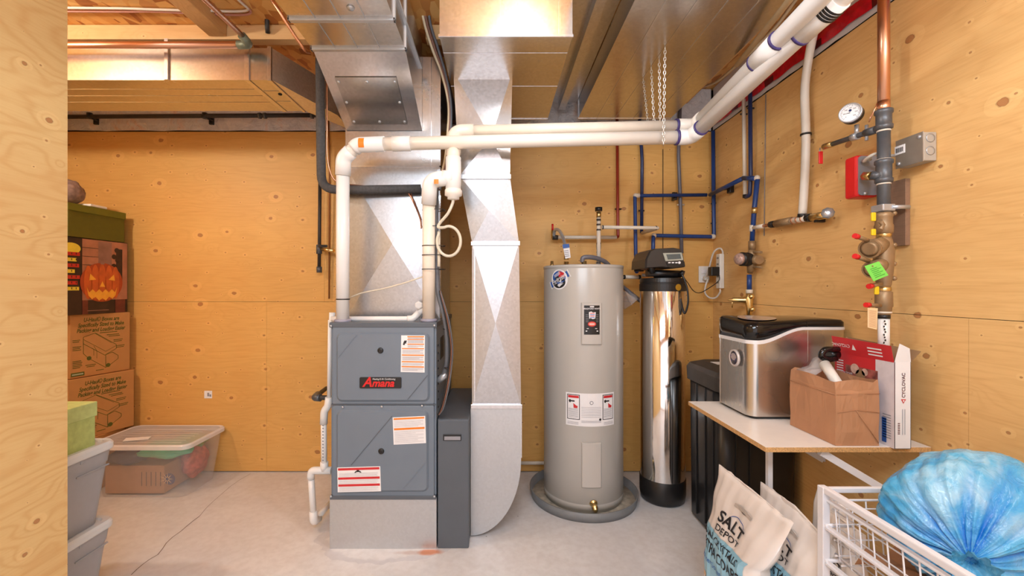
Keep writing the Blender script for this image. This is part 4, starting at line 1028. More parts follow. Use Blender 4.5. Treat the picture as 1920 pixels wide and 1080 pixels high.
o = tube_obj('brine_hose', spline([P(1278, 514, 2.56), P(1283, 524, 2.55), P(1289, 545, 2.54), P(1290, 568, 2.54), P(1285, 586, 2.55), P(1281, 583, 2.56), P(1276, 560, 2.56)], 7), .006, 'black', None, 8); tag(o, 'thin black hose curving down the right side of the softener', 'hose')
m = MB(); pts = spline([P(1168, 530, 2.95), P(1180, 540, 2.90), P(1194, 556, 2.86), P(1182, 575, 2.90), P(1170, 585, 2.95)], 4)
ring_ = [P(1168, 532, 2.92), P(1172, 546, 2.86), P(1193, 553, 2.82), P(1196, 561, 2.84), P(1184, 572, 2.86), P(1171, 580, 2.92)]
m.rings([[p*1.0 for p in ring_], [p+Vector((0, .05, .004)) for p in ring_]], cap=True); t = thing('drain_pipe', 'grey slanted pipe end wrapped in clear film between heater and softener', 'pipe', P(1188, 566, 2.90)); obj('plastic_film', m, 'film', t)
tube_obj('pipe', [P(1166, 536, 3.05), P(1172, 541, 2.90), P(1203, 566, 2.90)], .013, 'pex_grey', t, 10)

# ============================================================ RIGHT WALL
def on(x, y, X): return WR(x, y, X)
# outlet, strip, cords
t = thing('wall_outlet', 'white outlet plate on the back wall near the corner', 'outlet', P(1320, 514, 3.05))
m = MB(); a, b = P(1310, 530, 3.05), P(1328.5, 499, 3.05); m.box(a.x, b.x, 3.045, 3.056, a.z, b.z, .003); obj('plate', m, 'white_plastic', t)
m = MB(); c = (a+b)/2; m.box(c.x-.018, c.x+.018, 3.040, 3.046, c.z+.006, c.z+.036, .003); m.box(c.x-.018, c.x+.018, 3.040, 3.046, c.z-.036, c.z-.006, .003); obj('receptacle', m, 'paper_white', t)
t = thing('power_strip', 'white power strip mounted upright on the right wall by the corner', 'power strip', (XR-.02, 2.93, 1.32)); ps = t
m = MB(); m.box(c.x-.014, c.x+.022, 3.005, 3.04, c.z-.045, c.z-.012, .008); obj('plug', m, 'cable_white', ps)
Ys = XR*800/(1355-932); zb_, zt_ = WR(1355, 541, XR).z, WR(1355, 476, XR).z
m = MB(); m.box(XR-.034, XR-.001, Ys-.026, Ys+.026, zb_, zt_, .006); obj('housing', m, 'white_plastic', t)
m = MB()
for k in range(5):
    zz = zt_-.035-k*.042
    m.box(XR-.0355, XR-.0335, Ys-.010, Ys-.004, zz, zz+.012, .0005); m.box(XR-.0355, XR-.0335, Ys+.004, Ys+.010, zz, zz+.012, .0005)
obj('socket_slots', m, 'black', t)
m = MB(); p = P(1347, 509, 2.86); m.box(1.455, XR-.035, Ys-.03, Ys+.02, P(0, 517, 2.88).z, P(0, 500, 2.88).z, .005); ad = thing('power_adapter', 'black power adapter plugged into the white strip, with a thin sagging cord', 'adapter', (1.48, 2.88, 1.42)); obj('housing', m, 'black', ad)
o = tube_obj('cord', spline([P(1323, 520, 3.01), P(1328, 508, 2.98), P(1336, 478, 2.94), P(1343, 468, 2.92), P(1351, 466, 2.92), P(1355, 472, 2.91), P(1355, 478, 2.91)], 7), .006, 'cable_white', ps, 8)
o = tube_obj('cord', spline([P(1328, 522, 3.0), P(1323, 536, 2.99), P(1322, 549, 2.98), P(1330, 558, 2.96), P(1342, 558, 2.93), P(1350, 548, 2.90), P(1350, 542, 2.90)], 7), .006, 'cable_white', ps, 8)
o = tube_obj('cord', spline([P(1276, 512, 2.62), P(1288, 528, 2.70), P(1300, 545, 2.80), P(1312, 549, 2.86), P(1328, 541, 2.88), P(1347, 527, 2.88), P(1349, 516, 2.88)], 7), .0028, 'black', ad, 6)

# blue supply assembly
X = 1.505
t = thing('cold_water_pipe', 'blue plastic pipe climbing along the right wall from the corner to an elbow', 'pipe', on(1365, 345, X))
tube_obj('tube', [P(1331, 365.5, 2.99), on(1394, 334, X-.01)], .0135, 'pex_blue', t)
tube_obj('tube', [on(1394, 334, X-.01), on(1416, 334.5, X-.01)], .0135, 'pex_blue', t)
m = MB(); m.ball(on(1419, 334, X), .018); m.ball(on(1396, 333, X), .018); obj('elbow_fitting', m, 'pex_white', t)
m = MB(); m.tube([on(1358, 353, X+.01), on(1374, 350, XR-.01)], .014, 8); m.box(XR-.03, XR-.002, on(1374, 0, XR).y-.02, on(1374, 0, XR).y+.02, on(1374, 362, XR).z, on(1374, 348, XR).z, .004); obj('pipe_clip', m, 'black', t)
t = thing('cold_water_pipe', 'dark blue plastic pipe coming down the right wall from the ceiling', 'pipe', on(1408, 175, X))
tube_obj('tube', bend([on(1406.5, 172, X), on(1407.5, 330, X), on(1406, 366, X), on(1398, 370, X)], .02), .0115, 'pex_navy', t)
tube_obj('pipe_clip', [on(1402, 203, XR-.012), on(1413, 203, XR-.012)], .006, 'black', t, 6)
t = thing('white_water_pipe', 'thin white plastic pipe coming down the right wall near the corner', 'pipe', on(1396, 190, X))
tube_obj('tube', [on(1394.5, 186, X), on(1397, 368, X)], .0115, 'pex_white', t)
tube_obj('pipe_clip', [on(1389, 214, XR-.012), on(1400, 214, XR-.012)], .006, 'black', t, 6)
tube_obj('end_ring', [on(1397, 365, X), on(1397, 371, X)], .0135, 'black', t, 10)
# meter stack
t = thing('water_meter_assembly', 'upright blue and brass pipe stack with a round water meter on the right wall', 'water meter', on(1405, 590, X))
tube_obj('blue_pipe', [on(1420, 336, X), on(1414, 395, X), on(1410, 455, X)], .0135, 'pex_blue', t)
tube_obj('brass_coupling', [on(1415, 389, X), on(1414, 400, X)], .0165, 'brass', t)
tube_obj('tee', [on(1411.5, 422, X), on(1410.5, 434, X)], .017, 'pex_white', t)
tube_obj('brass_union', [on(1410, 452, X), on(1410, 468, X)], .020, 'bronze', t, 8)
m = MB(); m.tube([on(1410, 466, X), on(1409, 478, X), on(1409, 498, X), on(1406, 512, X)], [.016, .026, .026, .015], 16); m.tube([on(1409, 487, X), on(1424, 487, X)], .026, 16)
for y in (472, 500): m.tube([on(1404, y, X), on(1428, y+1, X)], .007, 8)
obj('meter_body', m, 'bronze', t)
m = MB(); ar = Vector((-.97, -.22, .03)).normalized(); c = on(1406, 487, X)+Vector((-.015, -.02, 0)); m.lathe([(.038, 0), (.041, .01), (.041, .03), (.038, .033), (.041, .037), (.041, .055), (.037, .062)], c, ar, 24); rg = obj('register', m, 'black', t)
m = MB(); c = c+ar*.060; m.lathe([(.036, 0), (.034, .016), (.026, .026), (.004, .030)], c, ar, 24); obj('register_window', m, simple('fogged meter glass', srgb(190, 160, 150), .1, .3, .3, 60), rg)
tube_obj('blue_pipe', [on(1405, 515, X), on(1405, 545, X)], .0135, 'pex_blue', t)
tube_obj('white_coupling', [on(1405, 543, X), on(1405, 550, X)], .019, 'pex_white', t)
m = MB(); m.tube([on(1405, 550, X), on(1404, 560, X), on(1405, 575, X), on(1405, 592, X)], [.016, .024, .018, .014], 14); m.lathe([(.022, 0), (.022, .02), (.017, .03), (.014, .085), (.006, .09), (.006, .11)], on(1402, 563, X), (-1, .15, 0.02), 16)
m.tube([on(1373, 562, X-.03), on(1373, 577, X-.03)], .004, 6); m.ball(on(1409, 556, X), .016); m.ball(on(1411, 580, X), .015); obj('pressure_valve', m, 'brass', t)
# branch with valves
t = thing('backflow_branch', 'horizontal brass and white valve branch below the thick cream pipe on the right wall', 'valve', on(1480, 415, X))
p0, p1 = on(1413, 427, X), on(1552, 402, X)
def bl(f): return along(p0, p1, f)
tube_obj('white_stub', [bl(0), bl(.17)], .012, 'pex_white', t); tube_obj('copper_stub', [bl(.15), bl(.30)], .010, 'copper', t)
tube_obj('black_nut', [bl(.28), bl(.34)], .019, 'black', t, 8); tube_obj('check_valve', [bl(.36), bl(.58)], .021, 'bronze', t, 8)
tube_obj('white_stub', [bl(.55), bl(.80)], .016, 'pex_white', t)
for f in (.60, .66, .72, .78): tube_obj('crimp_ring', [bl(f), bl(f+.012)], .0185, 'copper', t, 12)
tube_obj('black_nut', [bl(.77), bl(.82)], .020, 'black', t, 8); tube_obj('brass_valve', [bl(.82), bl(.99)], .018, 'brass', t, 12)
m = MB(); m.lathe([(.006, 0), (.006, .02), (.024, .022), (.026, .028), (.006, .032)], bl(1.0)+Vector((-.0, -.0, .0)), (-.6, -.8, .1), 8); obj('hand_wheel', m, 'zinc', t)
m = MB(); m.box(bl(.87).x-.005, XR-.001, bl(.87).y-.008, bl(.87).y+.008, bl(.87).z-.028, bl(.87).z+.010, .003); obj('pipe_clip', m, 'black', t)
t = thing('drain_standpipe', 'thick cream plastic pipe down the right wall ending at the brass branch', 'pipe', on(1510, 200, X))
tube_obj('tube', spline([on(1528, 50, X-.02), on(1516, 110, X), on(1509, 170, X), on(1511, 250, X), on(1509, 330, X), on(1504.5, 404, X)], 6), .0185, 'cable_white', t, 16)
m = MB(); m.lathe([(.019, -.004), (.024, -.004), (.024, .004), (.019, .004)], on(1511, 252, X), (0, 0, 1), 16); m.tube([on(1503, 252, XR-.01), on(1520, 252, XR-.01)], .006, 6); obj('pipe_clip', m, 'black', t)
tube_obj('end_ring', [on(1505, 401, X), on(1504.5, 407, X)], .0215, 'black', t, 14)
o = tube_obj('cable', [(XR-.004, on(1437, 0, XR).y, 2.43), (XR-.004, on(1434, 0, XR).y, 1.62)], .003, simple('grey wire', srgb(150, 140, 136), .5), None, 6); tag(o, 'thin grey wire running down the right wall', 'wire')

# sprinkler riser
Xm = 1.452; Ym = Xm*800/(1657-932)
def rz(y): return H+(540-y)*Xm/(1657-932)
t = thing('sprinkler_riser', 'tall copper and dark iron riser pipe with brass valves on the right wall', 'riser', (Xm, Ym, rz(655)))
def seg(name, pr, mat, n=24, par=None):
    m = MB(); m.lathe([(r, rz(y)) for y, r in pr], (Xm, Ym, 0), (0, 0, 1), n); return obj(name, m, mat, par or t)
seg('copper_pipe', [(-70, .0185), (208, .0185)], 'copper')
seg('iron_pipe', [(235, .0200), (424, .0200)], 'iron_grey')
seg('copper_adapter', [(190, .0195), (212, .0195)], 'copper')
for y0_, y1_ in ((206, 242), (300, 342)):
    seg('grooved_coupling', [(y1_+2, .0215), (y1_, .027), (y1_-6, .028), (y1_-8, .024), (y1_-(y1_-y0_)/2, .024), (y0_+9, .024), (y0_+7, .028), (y0_+1, .028), (y0_-1, .0215)], 'iron_grey')
for y in (246, 300, 345): seg('seal_ring', [(y+1.5, .0215), (y-1.5, .0215)], 'pex_white')
seg('brass_valve', [(440, .019), (437, .028), (424, .029), (420, .026), (408, .026), (405, .029), (400, .024), (398, .02)], 'bronze', 20)
seg('brass_nut', [(446, .022), (440, .024), (436, .022)], 'brass', 8)
seg('check_valve_body', [(540, .018), (534, .022), (520, .026), (500, .030), (470, .032), (452, .026), (445, .022)], 'bronze', 20)
seg('brass_nut', [(548, .021), (543, .022), (538, .021)], 'brass', 8)
seg('lower_valve', [(592, .017), (588, .022), (576, .024), (574, .027), (548, .026), (545, .02)], 'bronze', 20)
seg('seal_ring', [(587, .024), (584, .024)], 'pex_white'); seg('black_collar', [(597, .0195), (590, .0195)], 'black')
wp = seg('plastic_pipe', [(672, .0175), (597, .0175)], 'pvc_white')
m = MB()
for k in range(11):
    zz = rz(600+k*5); x = -.006+.003*sin(k*2.1); m.face([Vector((Xm-.004+x-.006, Ym-.0182, zz)), Vector((Xm+x-.004, Ym-.0182, zz)), Vector((Xm+x-.004, Ym-.0182, zz-.006-.002*(k % 2))), Vector((Xm-.010+x, Ym-.0182, zz-.006))])
obj('pipe_print', m, 'print_black', wp)
# angled caps of the check valves toward camera-left
def rp(x, y, dX=0): X_ = Xm+dX; return WR(x, y, X_)
for (cx, cy), (ex, ey), r_ in (((1655, 458), (1632, 466), .033), ((1655, 493), (1637, 505), .030)):
    m = MB(); a, b = rp(cx, cy), P(ex, ey, Ym-.03); m.tube([a, b], [r_*.85, r_], 20); d = (b-a).normalized(); m.tube([b, b+d*.008], [r_*1.08, r_*1.08], 20); m.tube([b+d*.008, b+d*.012], [r_*.9, r_*.6], 20); obj('valve_bonnet', m, 'bronze', t)
for a, b in (((1630, 452), (1608, 444)), ((1630, 490), (1608, 482)), ((1652, 532), (1634, 536)), ((1650, 573), (1629, 572))):
    A, B = P(a[0], a[1], Ym-.03), P(b[0], b[1], Ym-.05); tube_obj('test_cock', [A, B], .0075, 'bronze', t, 10)
    d = (B-A).normalized(); tube_obj('test_cap', [B-d*.002, B+d*.016], .0095, 'red', t, 10)
for y0_, y1_ in ((402, 418), (432, 444), (537, 552)):
    m = MB(); X_ = P(1636 if y0_ < 500 else 1642, 0, Ym-.04).x; m.box(X_-.006, X_+.010, Ym-.045, Ym-.037, rz(y1_), rz(y0_), .003); obj('yellow_lever', m, 'yellow', t)
m = MB(); m.tube([(Xm-.05, Ym-.04, rz(417)), (Xm-.03, Ym-.03, rz(424)), (Xm-.05, Ym-.04, rz(434))], .008, 8); obj('lever_stem', m, 'bronze', t)
m = MB(); m.box(Xm-.024, Xm+.024, Ym-.024, Ym+.03, rz(397), rz(384), .004); m.box(Xm, XR-.012, Ym+.0, Ym+.03, rz(391), rz(386), .002); m.tube([(Xm+.01, Ym-.02, rz(390)), (Xm+.075, Ym-.02, rz(390))], .008, 10); obj('pipe_clamp', m, 'zinc', t)
m = MB()
for y in (393+8, 460, 495, 522): m.ball((Xm+.028, Ym-.012, rz(y)), .009, n=10)
obj('bolt', m, 'bronze', t)
# gauge branch running away along the wall
B0 = Vector((Xm-.01, Ym, rz(240))); B1 = WR(1558, 271, Xm-.01)
br = tube_obj('gauge_branch', [B0, B1], .0105, 'iron_grey', t, 12)
tube_obj('branch_coupling', [along(B0, B1, .08), along(B0, B1, .28)], .015, 'iron_grey', t, 10)
tube_obj('branch_coupling', [along(B0, B1, .42), along(B0, B1, .54)], .015, 'zinc', t, 10)
tube_obj('end_valve', [along(B0, B1, .95), along(B0, B1, 1.16)], .013, 'brass', t, 10)
m = MB(); p = WR(1538, 277, Xm-.01); m.tube([p, p+Vector((-.005, 0, -.03))], .003, 6); m.box(p.x-.014, p.x+.004, p.y-.012, p.y-.006, WR(1535, 311, Xm).z, WR(1535, 288, Xm).z, .002, mi=1); obj('lever', m, ['zinc', 'red'], t)
gp = along(B0, B1, .45); tube_obj('gauge_stem', [gp, gp+Vector((0, 0, .045))], .008, 'zinc', t, 8)
tg = t
gc = P(1597, 214, gp.y-.02); n_ = Vector((-.80, -.60, .02)).normalized()
gg = thing('pressure_gauge', 'round white pressure gauge in a dark case on the riser branch', 'gauge', gc)
m = MB(); m.lathe([(.0, .020), (.036, .020), (.037, -.014), (.034, -.018), (0, -.018)], gc, n_, 32)
obj('case', m, 'black', gg); R_v = n_.cross(Vector((0, 0, 1))).normalized()*-1; U_v = R_v.cross(n_).normalized()*-1
if U_v.z < 0: U_v = -U_v
R_v = U_v.cross(n_)
if R_v.x < 0 and False: R_v = -R_v
m = MB(); mp = lambda u, v: gc+n_*.0206+R_v*u+U_v*v
m.disc(mp, 0, 0, .0345, 0, 32); mp2 = lambda u, v: gc+n_*.0212+R_v*u+U_v*v
for k in range(28):
    a = radians(-135+270*k/27)+pi/2; r0_, r1_ = (.025, .031) if k % 3 == 0 else (.0275, .031)
    d = Vector((cos(a), sin(a))); q = Vector((-d.y, d.x))*.0006
    m.face([mp2(d.x*r0_+q.x, d.y*r0_+q.y), mp2(d.x*r1_+q.x, d.y*r1_+q.y), mp2(d.x*r1_-q.x, d.y*r1_-q.y), mp2(d.x*r0_-q.x, d.y*r0_-q.y)], 1)
for k, s_ in enumerate(('0', '50', '100', '150', '200', '250', '300')):
    a = radians(225-45*k); m.text(s_, .0065, mp2, .019*cos(a), .019*sin(a)-.002, 'CENTER', 1)
m.face([mp2(0, .0015), mp2(-.021, .0), mp2(0, -.0015)], 1); m.disc(mp2, 0, .009, .005, 2, 12)
obj('dial', m, ['paper_white', 'print_black', 'navy'], gg)
m = MB(); m.lathe([(.0335, .020), (.0335, .0245), (.0375, .0235), (.038, .014)], gc, n_, 32, cap=False); obj('bezel', m, 'zinc', gg)
o = tube_obj('copper_capillary', spline([WR(1648, 185, Xm), WR(1640, 205, Xm-.03), WR(1630, 228, Xm-.03), WR(1632, 220, Xm-.02), WR(1642, 200, Xm-.02)], 5), .002, 'copper', None, 6); tag(o, 'thin copper wire at the branch by the riser top', 'wire')
m = MB(); m.tube([(gp.x, gp.y-.0, gp.z), (gp.x, gp.y, gp.z+.01)], .01, 8); m.tube([along(B0, B1, .26)+Vector((0, 0, -.03)), along(B0, B1, .26)+Vector((0, 0, .03))], .006, 8); obj('needle_valve', m, 'zinc', tg)
# flow switch
t = thing('flow_switch', 'red alarm flow switch with a grey cover behind the iron riser', 'flow switch', P(1610, 370, 1.7))
YA, YB2 = 1.72, 1.86   # red body left of the grey face; the face looks at the camera
fl = lambda x, y, Y: P(x, y, Y)
m = MB(); q = [P(1606, 290, YA), P(1647, 295, YA), P(1647, 365, YA), P(1606, 369, YA)]
q2 = [Vector((v.x-.0+(.0), v.y+.16, v.z)) for v in q]
m.prism([Vector((q[0].x, YA, q[3].z)), Vector((q[1].x, YA, q[3].z)), Vector((q[1].x, YA, q[0].z)), Vector((q[0].x, YA, q[0].z))], (-.0, .062, 0), bev=.010, smooth=False)
obj('housing', m, 'red', t)
m = MB(); m.prism(rr(q[0].x+.006, q[1].x-.004, q[3].z+.006, q[0].z-.006, .012, YA), (0, -.004, 0)); obj('cover_plate', m, 'zinc' if 0 else simple('grey cover', srgb(150, 150, 156), .4, .3, .05), t)
m = MB()
for x, y in ((1618, 302), (1621, 363)): m.lathe([(.008, 0), (.006, .008), (0, .009)], P(x, y, YA-.004), (0, -1, 0), 8)
m.tube([P(1618, 302, YA-.012), P(1632, 297, YA-.04)], .009, 10); obj('cover_screw', m, 'zinc', t)
m = MB(); m.tube([P(1622, 330, YA-.03), P(1636, 330, YA-.07)], .018, 6); obj('brass_nipple', m, 'brass', t)
tube_obj('neck', [P(1633, 329, Ym+.02), (Xm-.01, Ym, rz(330))], .016, 'iron_grey', t, 12)
o = tube_obj('armoured_cable', spline([P(1620, 303, YA-.02), P(1630, 294, 1.66), P(1645, 288, 1.64), P(1665, 292, 1.64), P(1684, 291, 1.60)], 6), .006, 'cable_white', None, 8); tag(o, 'white cable bridging from the red flow switch to the grey junction box', 'cable')
# junction box on the wall, face toward the camera and room
Xj = 1.50; Y0 = P(1685, 0, 1).y
t = thing('junction_box', 'grey metal junction box screwed to the right wall beside the riser', 'junction box', (Xj, 1.45, 1.8))
Yn = XR*800/(1757-932); Yf_ = Xj*800/(1681-932)
zt2, zb2 = P(0, 247, Xj*800/(1732-932)).z, P(0, 301, Xj*800/(1732-932)).z
Yn = Xj*800/(1732-932)
m = MB(); m.box(Xj, XR-.001, Yn, Yf_, zb2, zt2, .003); obj('box', m, simple('grey powder coat', srgb(176, 168, 156), .4, .1, .03), t)
m = MB(); m.box(Xj-.003, Xj, Yn-.001, Yf_+.001, zb2-.002, zt2+.002, .001); cv = obj('cover', m, simple('satin cover', srgb(170, 160, 148), .3, .6, .05), t)
m = MB(); s0_ = Yf_-.03
m.box(Xj-.0045, Xj-.003, Yn+.065, Yn+.105, zt2-.052, zt2-.020, .0005)
for k in range(6): m.box(Xj-.0052, Xj-.0045, Yn+.072+k*.005, Yn+.0745+k*.005, zt2-.045, zt2-.028, mi=1)
obj('barcode_sticker', m, ['paper_white', 'print_black'], cv)
for y_, z_ in ((Yn+.012, zt2-.014), (Yf_-.012, zb2+.014)):
    m = MB(); m.lathe([(.007, 0), (.006, .004), (0, .005)], (Xj-.003, y_, z_), (-1, 0, 0), 12); obj('cover_screw', m, 'zinc', cv)
for k in range(2):
    m = MB(); m.lathe([(.014, 0), (.016, .0008), (.013, .0012)], ((Xj+XR)/2, Yn, zb2+.035+k*.045), (0, -1, 0), 20, cap=False); obj('knockout', m, 'zinc', t)
# backing board
Yb0, Yb1 = XR*800/(1712-932), XR*800/(1672-932)
m = MB(); m.box(XR-.019, XR-.001, Yb0+.01, Yb1+.03, WR(1712, 459, XR).z, WR(1712, 333, XR).z, .001); o = obj('backing_board', m, 'weathered'); tag(o, 'weathered plywood backing board on the right wall behind the riser', 'board')
# tags
m = MB(); q = [P(1621, 499, Ym-.075), P(1648, 490, Ym-.075), P(1666, 516, Ym-.075), P(1638, 527.5, Ym-.075)]
m.prism(q, (0, .001, 0)); mpq = lambda u, v: (q[3]*(1-u)+q[2]*u)*(1-v)+(q[0]*(1-u)+q[1]*u)*v-Vector((0, .0012, 0))
for k in range(6): m.face([mpq(.2, .15+k*.11), mpq(.85-.2*(k % 2), .15+k*.11), mpq(.85-.2*(k % 2), .18+k*.11), mpq(.2, .18+k*.11)], 1)
m.disc(mpq, .45, .85, .05, 2); o = obj('inspection_tag', m, ['green_tag', simple('green ink', srgb(70, 150, 60), .6), 'bronze']); tag(o, 'bright green inspection tag hanging on the brass check valve', 'tag')
m = MB(); q2_ = [P(1627, 577, Ym-.07), P(1646, 578, Ym-.07), P(1644, 618, Ym-.07), P(1627, 614, Ym-.07)]; m.prism(q2_, (0, .001, 0))
mq = lambda u, v: (q2_[3]*(1-u)+q2_[2]*u)*(1-v)+(q2_[0]*(1-u)+q2_[1]*u)*v-Vector((0, .0012, 0))
for k in range(12): m.face([mq(.12, .08+k*.07), mq(.88, .08+k*.07), mq(.88, .095+k*.07), mq(.12, .095+k*.07)], 1)
o = obj('inspection_tag', m, [simple('cream tag', srgb(240, 206, 160), .6), simple('tag ink', srgb(190, 140, 100), .6)]); tag(o, 'pale card tag hanging below the lowest red capped cock', 'tag')
# small things by the ceiling at right
o = tube_obj('cable', spline([P(1500, -12, 1.9), P(1450, 55, 2.1), P(1392, 112, 2.3), P(1345, 152, 2.6), P(1310, 165, 2.85)], 7), .0085, 'cable_beige', None, 8); tag(o, 'beige cable running along the joist beside the wide flat duct', 'cable')
o = tube_obj('water_pipe', [P(1382, 122, 2.15)+(P(1490, -12, 1.55)-P(1382, 122, 2.15))*2, P(1382, 122, 2.15)], .0125, 'cable_beige', None, 10); tag(o, 'beige plastic pipe close above the rising intake pipe', 'pipe')
m = MB(); m.box(1.13, 1.19, 2.25, 2.31, 2.40, 2.46, .01); m.bm.free()
# ============================================================ BRINE TANK AND SHELF
t = thing('brine_tank', 'black square brine tank on the floor under the white shelf', 'brine tank', (1.31, 2.34, 0))
def rrect(cx, cy, w_, d_, r, z, n=6):
    out = []
    for sx2, sy2, s in ((1, 1, 0), (-1, 1, 1), (-1, -1, 2), (1, -1, 3)):
        for k in range(n+1):
            a = pi/2*(s+k/n); out.append(Vector((cx+sx2*(w_/2-r)+r*cos(a), cy+sy2*(d_/2-r)+r*sin(a), z)))
    return out
bx, by = 1.325, 2.335
m = MB(); m.rings([rrect(bx, by, .36, .34, .06, 0), rrect(bx, by, .395, .372, .06, .02), rrect(bx, by, .405, .385, .06, .80)], smooth=True)
for k, y_ in enumerate((2.215, 2.30, 2.40)): m.box(bx-.207, bx-.19, y_-.004, y_+.004, .05, .78, .002)
for x_ in (1.20, 1.27, 1.38): m.box(x_-.004, x_+.004, by-.198, by-.18, .05, .78, .002)
obj('tank_body', m, 'black', t)
m = MB(); m.rings([rrect(bx, by, .425, .405, .05, .79), rrect(bx, by, .43, .41, .05, .862), rrect(bx, by, .40, .38, .04, .885), rrect(bx, by, .30, .28, .04, .905)], smooth=False)
ld = obj('lid', m, 'black_matte', t)
m = MB(); m.face([(1.17, 2.24, .8905), (1.24, 2.24, .8985), (1.24, 2.29, .8985), (1.17, 2.29, .8905)]); m.bm.free()
m = MB(); m.box(1.19, 1.25, 2.30, 2.38, .899, .9065); obj('white_sticker', m, 'paper_white', ld)

t = thing('wall_shelf', 'white melamine shelf with raw particle edge on white brackets along the right wall', 'shelf', (1.25, 1.8, .734))
sx0, sx1, sy0, sy1, sz = .955, 1.543, 1.517, 2.13, .752
m = MB(); m.box(sx0, sx1, sy0, sy1, sz-.018, sz-.0008, mi=1); m.box(sx0, sx1, sy0, sy1, sz-.0008, sz, mi=0); m.box(sx0+.02, sx1-.01, sy0+.01, sy1-.01, sz-.0188, sz-.018, mi=0)
obj('board', m, ['melamine', 'chip'], t)
m = MB(); m.box(1.052, 1.070, 1.655, 1.673, 0, sz-.019, .001); obj('post', m, 'white_metal', t)
for yb_ in (1.545, 2.02):
    m = MB(); m.box(XR-.006, XR-.0015, yb_-.013, yb_+.013, .50, sz-.019, .001); m.box(1.16, XR-.002, yb_-.013, yb_+.013, sz-.023, sz-.019, .001)
    a, b = Vector((1.17, yb_, sz-.026)), Vector((XR-.006, yb_, .505)); d = (b-a).normalized(); nn = Vector((-d.z, 0, d.x))*.0125
    m.prism([a+nn+Vector((0, -.008, 0)), b+nn+Vector((0, -.008, 0)), b-nn+Vector((0, -.008, 0)), a-nn+Vector((0, -.008, 0))], (0, .016, 0))
    bk = obj('bracket', m, 'white_metal', t)
    m = MB(); m.lathe([(.007, 0), (.005, .003), (0, .004)], (XR-.006, yb_, .53), (-1, 0, 0), 10); obj('screw', m, 'zinc', bk)
    m = MB(); m.lathe([(.007, 0), (.005, .003), (0, .004)], (XR-.006, yb_, .70), (-1, 0, 0), 10); obj('screw', m, 'zinc', bk)

# ice maker: the front with the round badge faces the room's left
t = thing('ice_maker', 'brushed steel countertop ice maker with a glossy black lid on the shelf', 'ice maker', (1.29, 1.97, sz))
ix0, ix1, iy0, iy1 = 1.092, 1.510, 1.835, 2.115
def ibody(z, e=0, r=.035): 
    out = []
    for sx2, sy2, s in ((1, 1, 0), (-1, 1, 1), (-1, -1, 2), (1, -1, 3)):
        for k in range(7):
            a = pi/2*(s+k/6); cx = ix1-r if sx2 > 0 else ix0+r; cy = iy1-r if sy2 > 0 else iy0+r
            x = cx+(r+e)*cos(a); y = cy+(r+e)*sin(a)
            out.append(Vector((x-.018*max(0, 1-abs((y-(iy0+iy1)/2)/.13)**2)*(x < ix0+.01), y, z)))
    return out
def prof(x, lo_, hi):   # the trim line climbs toward the back end of the machine
    u = min(1, max(0, (x-ix0-.03)/.20)); u = u*u*(3-2*u); return lo_+(hi-lo_)*u
def ring_prof(lo_, hi, e=0): return [Vector((p.x, p.y, prof(p.x, lo_, hi))) for p in subdivide(ibody(0, e))]
def subdivide(r):
    out = []
    for a, b in zip(r, r[1:]+r[:1]):
        n = max(1, int((b-a).length/.02)); out += [a+(b-a)*k/n for k in range(n)]
    return out
base = subdivide(ibody(sz+.012))
m = MB(); m.rings([base, ring_prof(1.078, 1.140)], cap=False, smooth=True); m.rings([subdivide(ibody(sz+.012, -.002)), subdivide(ibody(sz+.012, 0))], cap=True)
m.box(1.3365, 1.338, iy0-.0012, iy0, sz+.02, 1.135); obj('body', m, 'brushed', t)
m = MB(); m.rings([subdivide(ibody(sz, -.01)), subdivide(ibody(sz+.014, -.004))]); obj('foot', m, 'black', t)
m = MB(); m.rings([ring_prof(1.076, 1.138, .003), ring_prof(1.092, 1.150, .003)], cap=False); m.rings([ring_prof(1.092, 1.150, .003), ring_prof(1.092, 1.150, -.01)], cap=False); m.rings([ring_prof(1.076, 1.138, -.01), ring_prof(1.076, 1.138, .003)], cap=False); obj('silver_trim', m, simple('silver trim', srgb(232, 231, 232), .3, .1, .02), t)
def ztop(x, y):
    u = min(1, max(0, (x-ix0-.03)/.25)); return 1.160+.024*min(1, max(0, (y-iy0)/.28))*(1-u)+.020*u
def tops(k, s, dz):
    out = []
    for p in ring_prof(1, 1):
        x, y = p.x+(1.30-p.x)*k, p.y+(1.975-p.y)*k; out.append(Vector((x, y, ztop(x, y)+dz)))
    return out
m = MB(); m.rings([ring_prof(1.090, 1.148, .0), tops(.0, 1.0, -.010), tops(.04, 1.0, 0), tops(.3, 1.0, .004), tops(.6, 1.0, .006), tops(.93, 1.0, .006)], smooth=True)
m.box(1.331, 1.334, iy0-.001, iy0+.001, 1.15, 1.178); ld = obj('lid', m, 'black_gloss', t)
m = MB(); m.disc(lambda u, v: Vector((1.195+u, 1.965+v, ztop(1.195+u, 1.965+v)+.008)), 0, 0, .075, 0, 28, .085); obj('lid_window', m, simple('lid window', srgb(180, 164, 156), .12, .2, .1, 30), ld)
m = MB(); cb = Vector((ix0-.020, 1.925, 1.003)); m.lathe([(.038, -.004), (.038, .006), (.031, .007), (.030, .003)], cb, (-1, 0, 0), 32); m.lathe([(.030, .004), (0, .006)], cb, (-1, 0, 0), 32, mi=1)
m.disc(lambda u, v: Vector((cb.x-.0068, cb.y-u, cb.z+v)), .002, .006, .022, 2, 20, .016)
for u_, v_ in ((-.018, .008), (-.012, -.012), (.02, -.004)): m.disc(lambda u, v: Vector((cb.x-.0075, cb.y-u, cb.z+v)), u_, v_, .004, 3, 10)
obj('round_badge', m, [simple('badge ring', srgb(210, 200, 196), .3, .2), simple('badge dark', srgb(80, 74, 92), .25), simple('badge print', srgb(170, 156, 156), .4, 0, .2, 80), 'purple'], t)

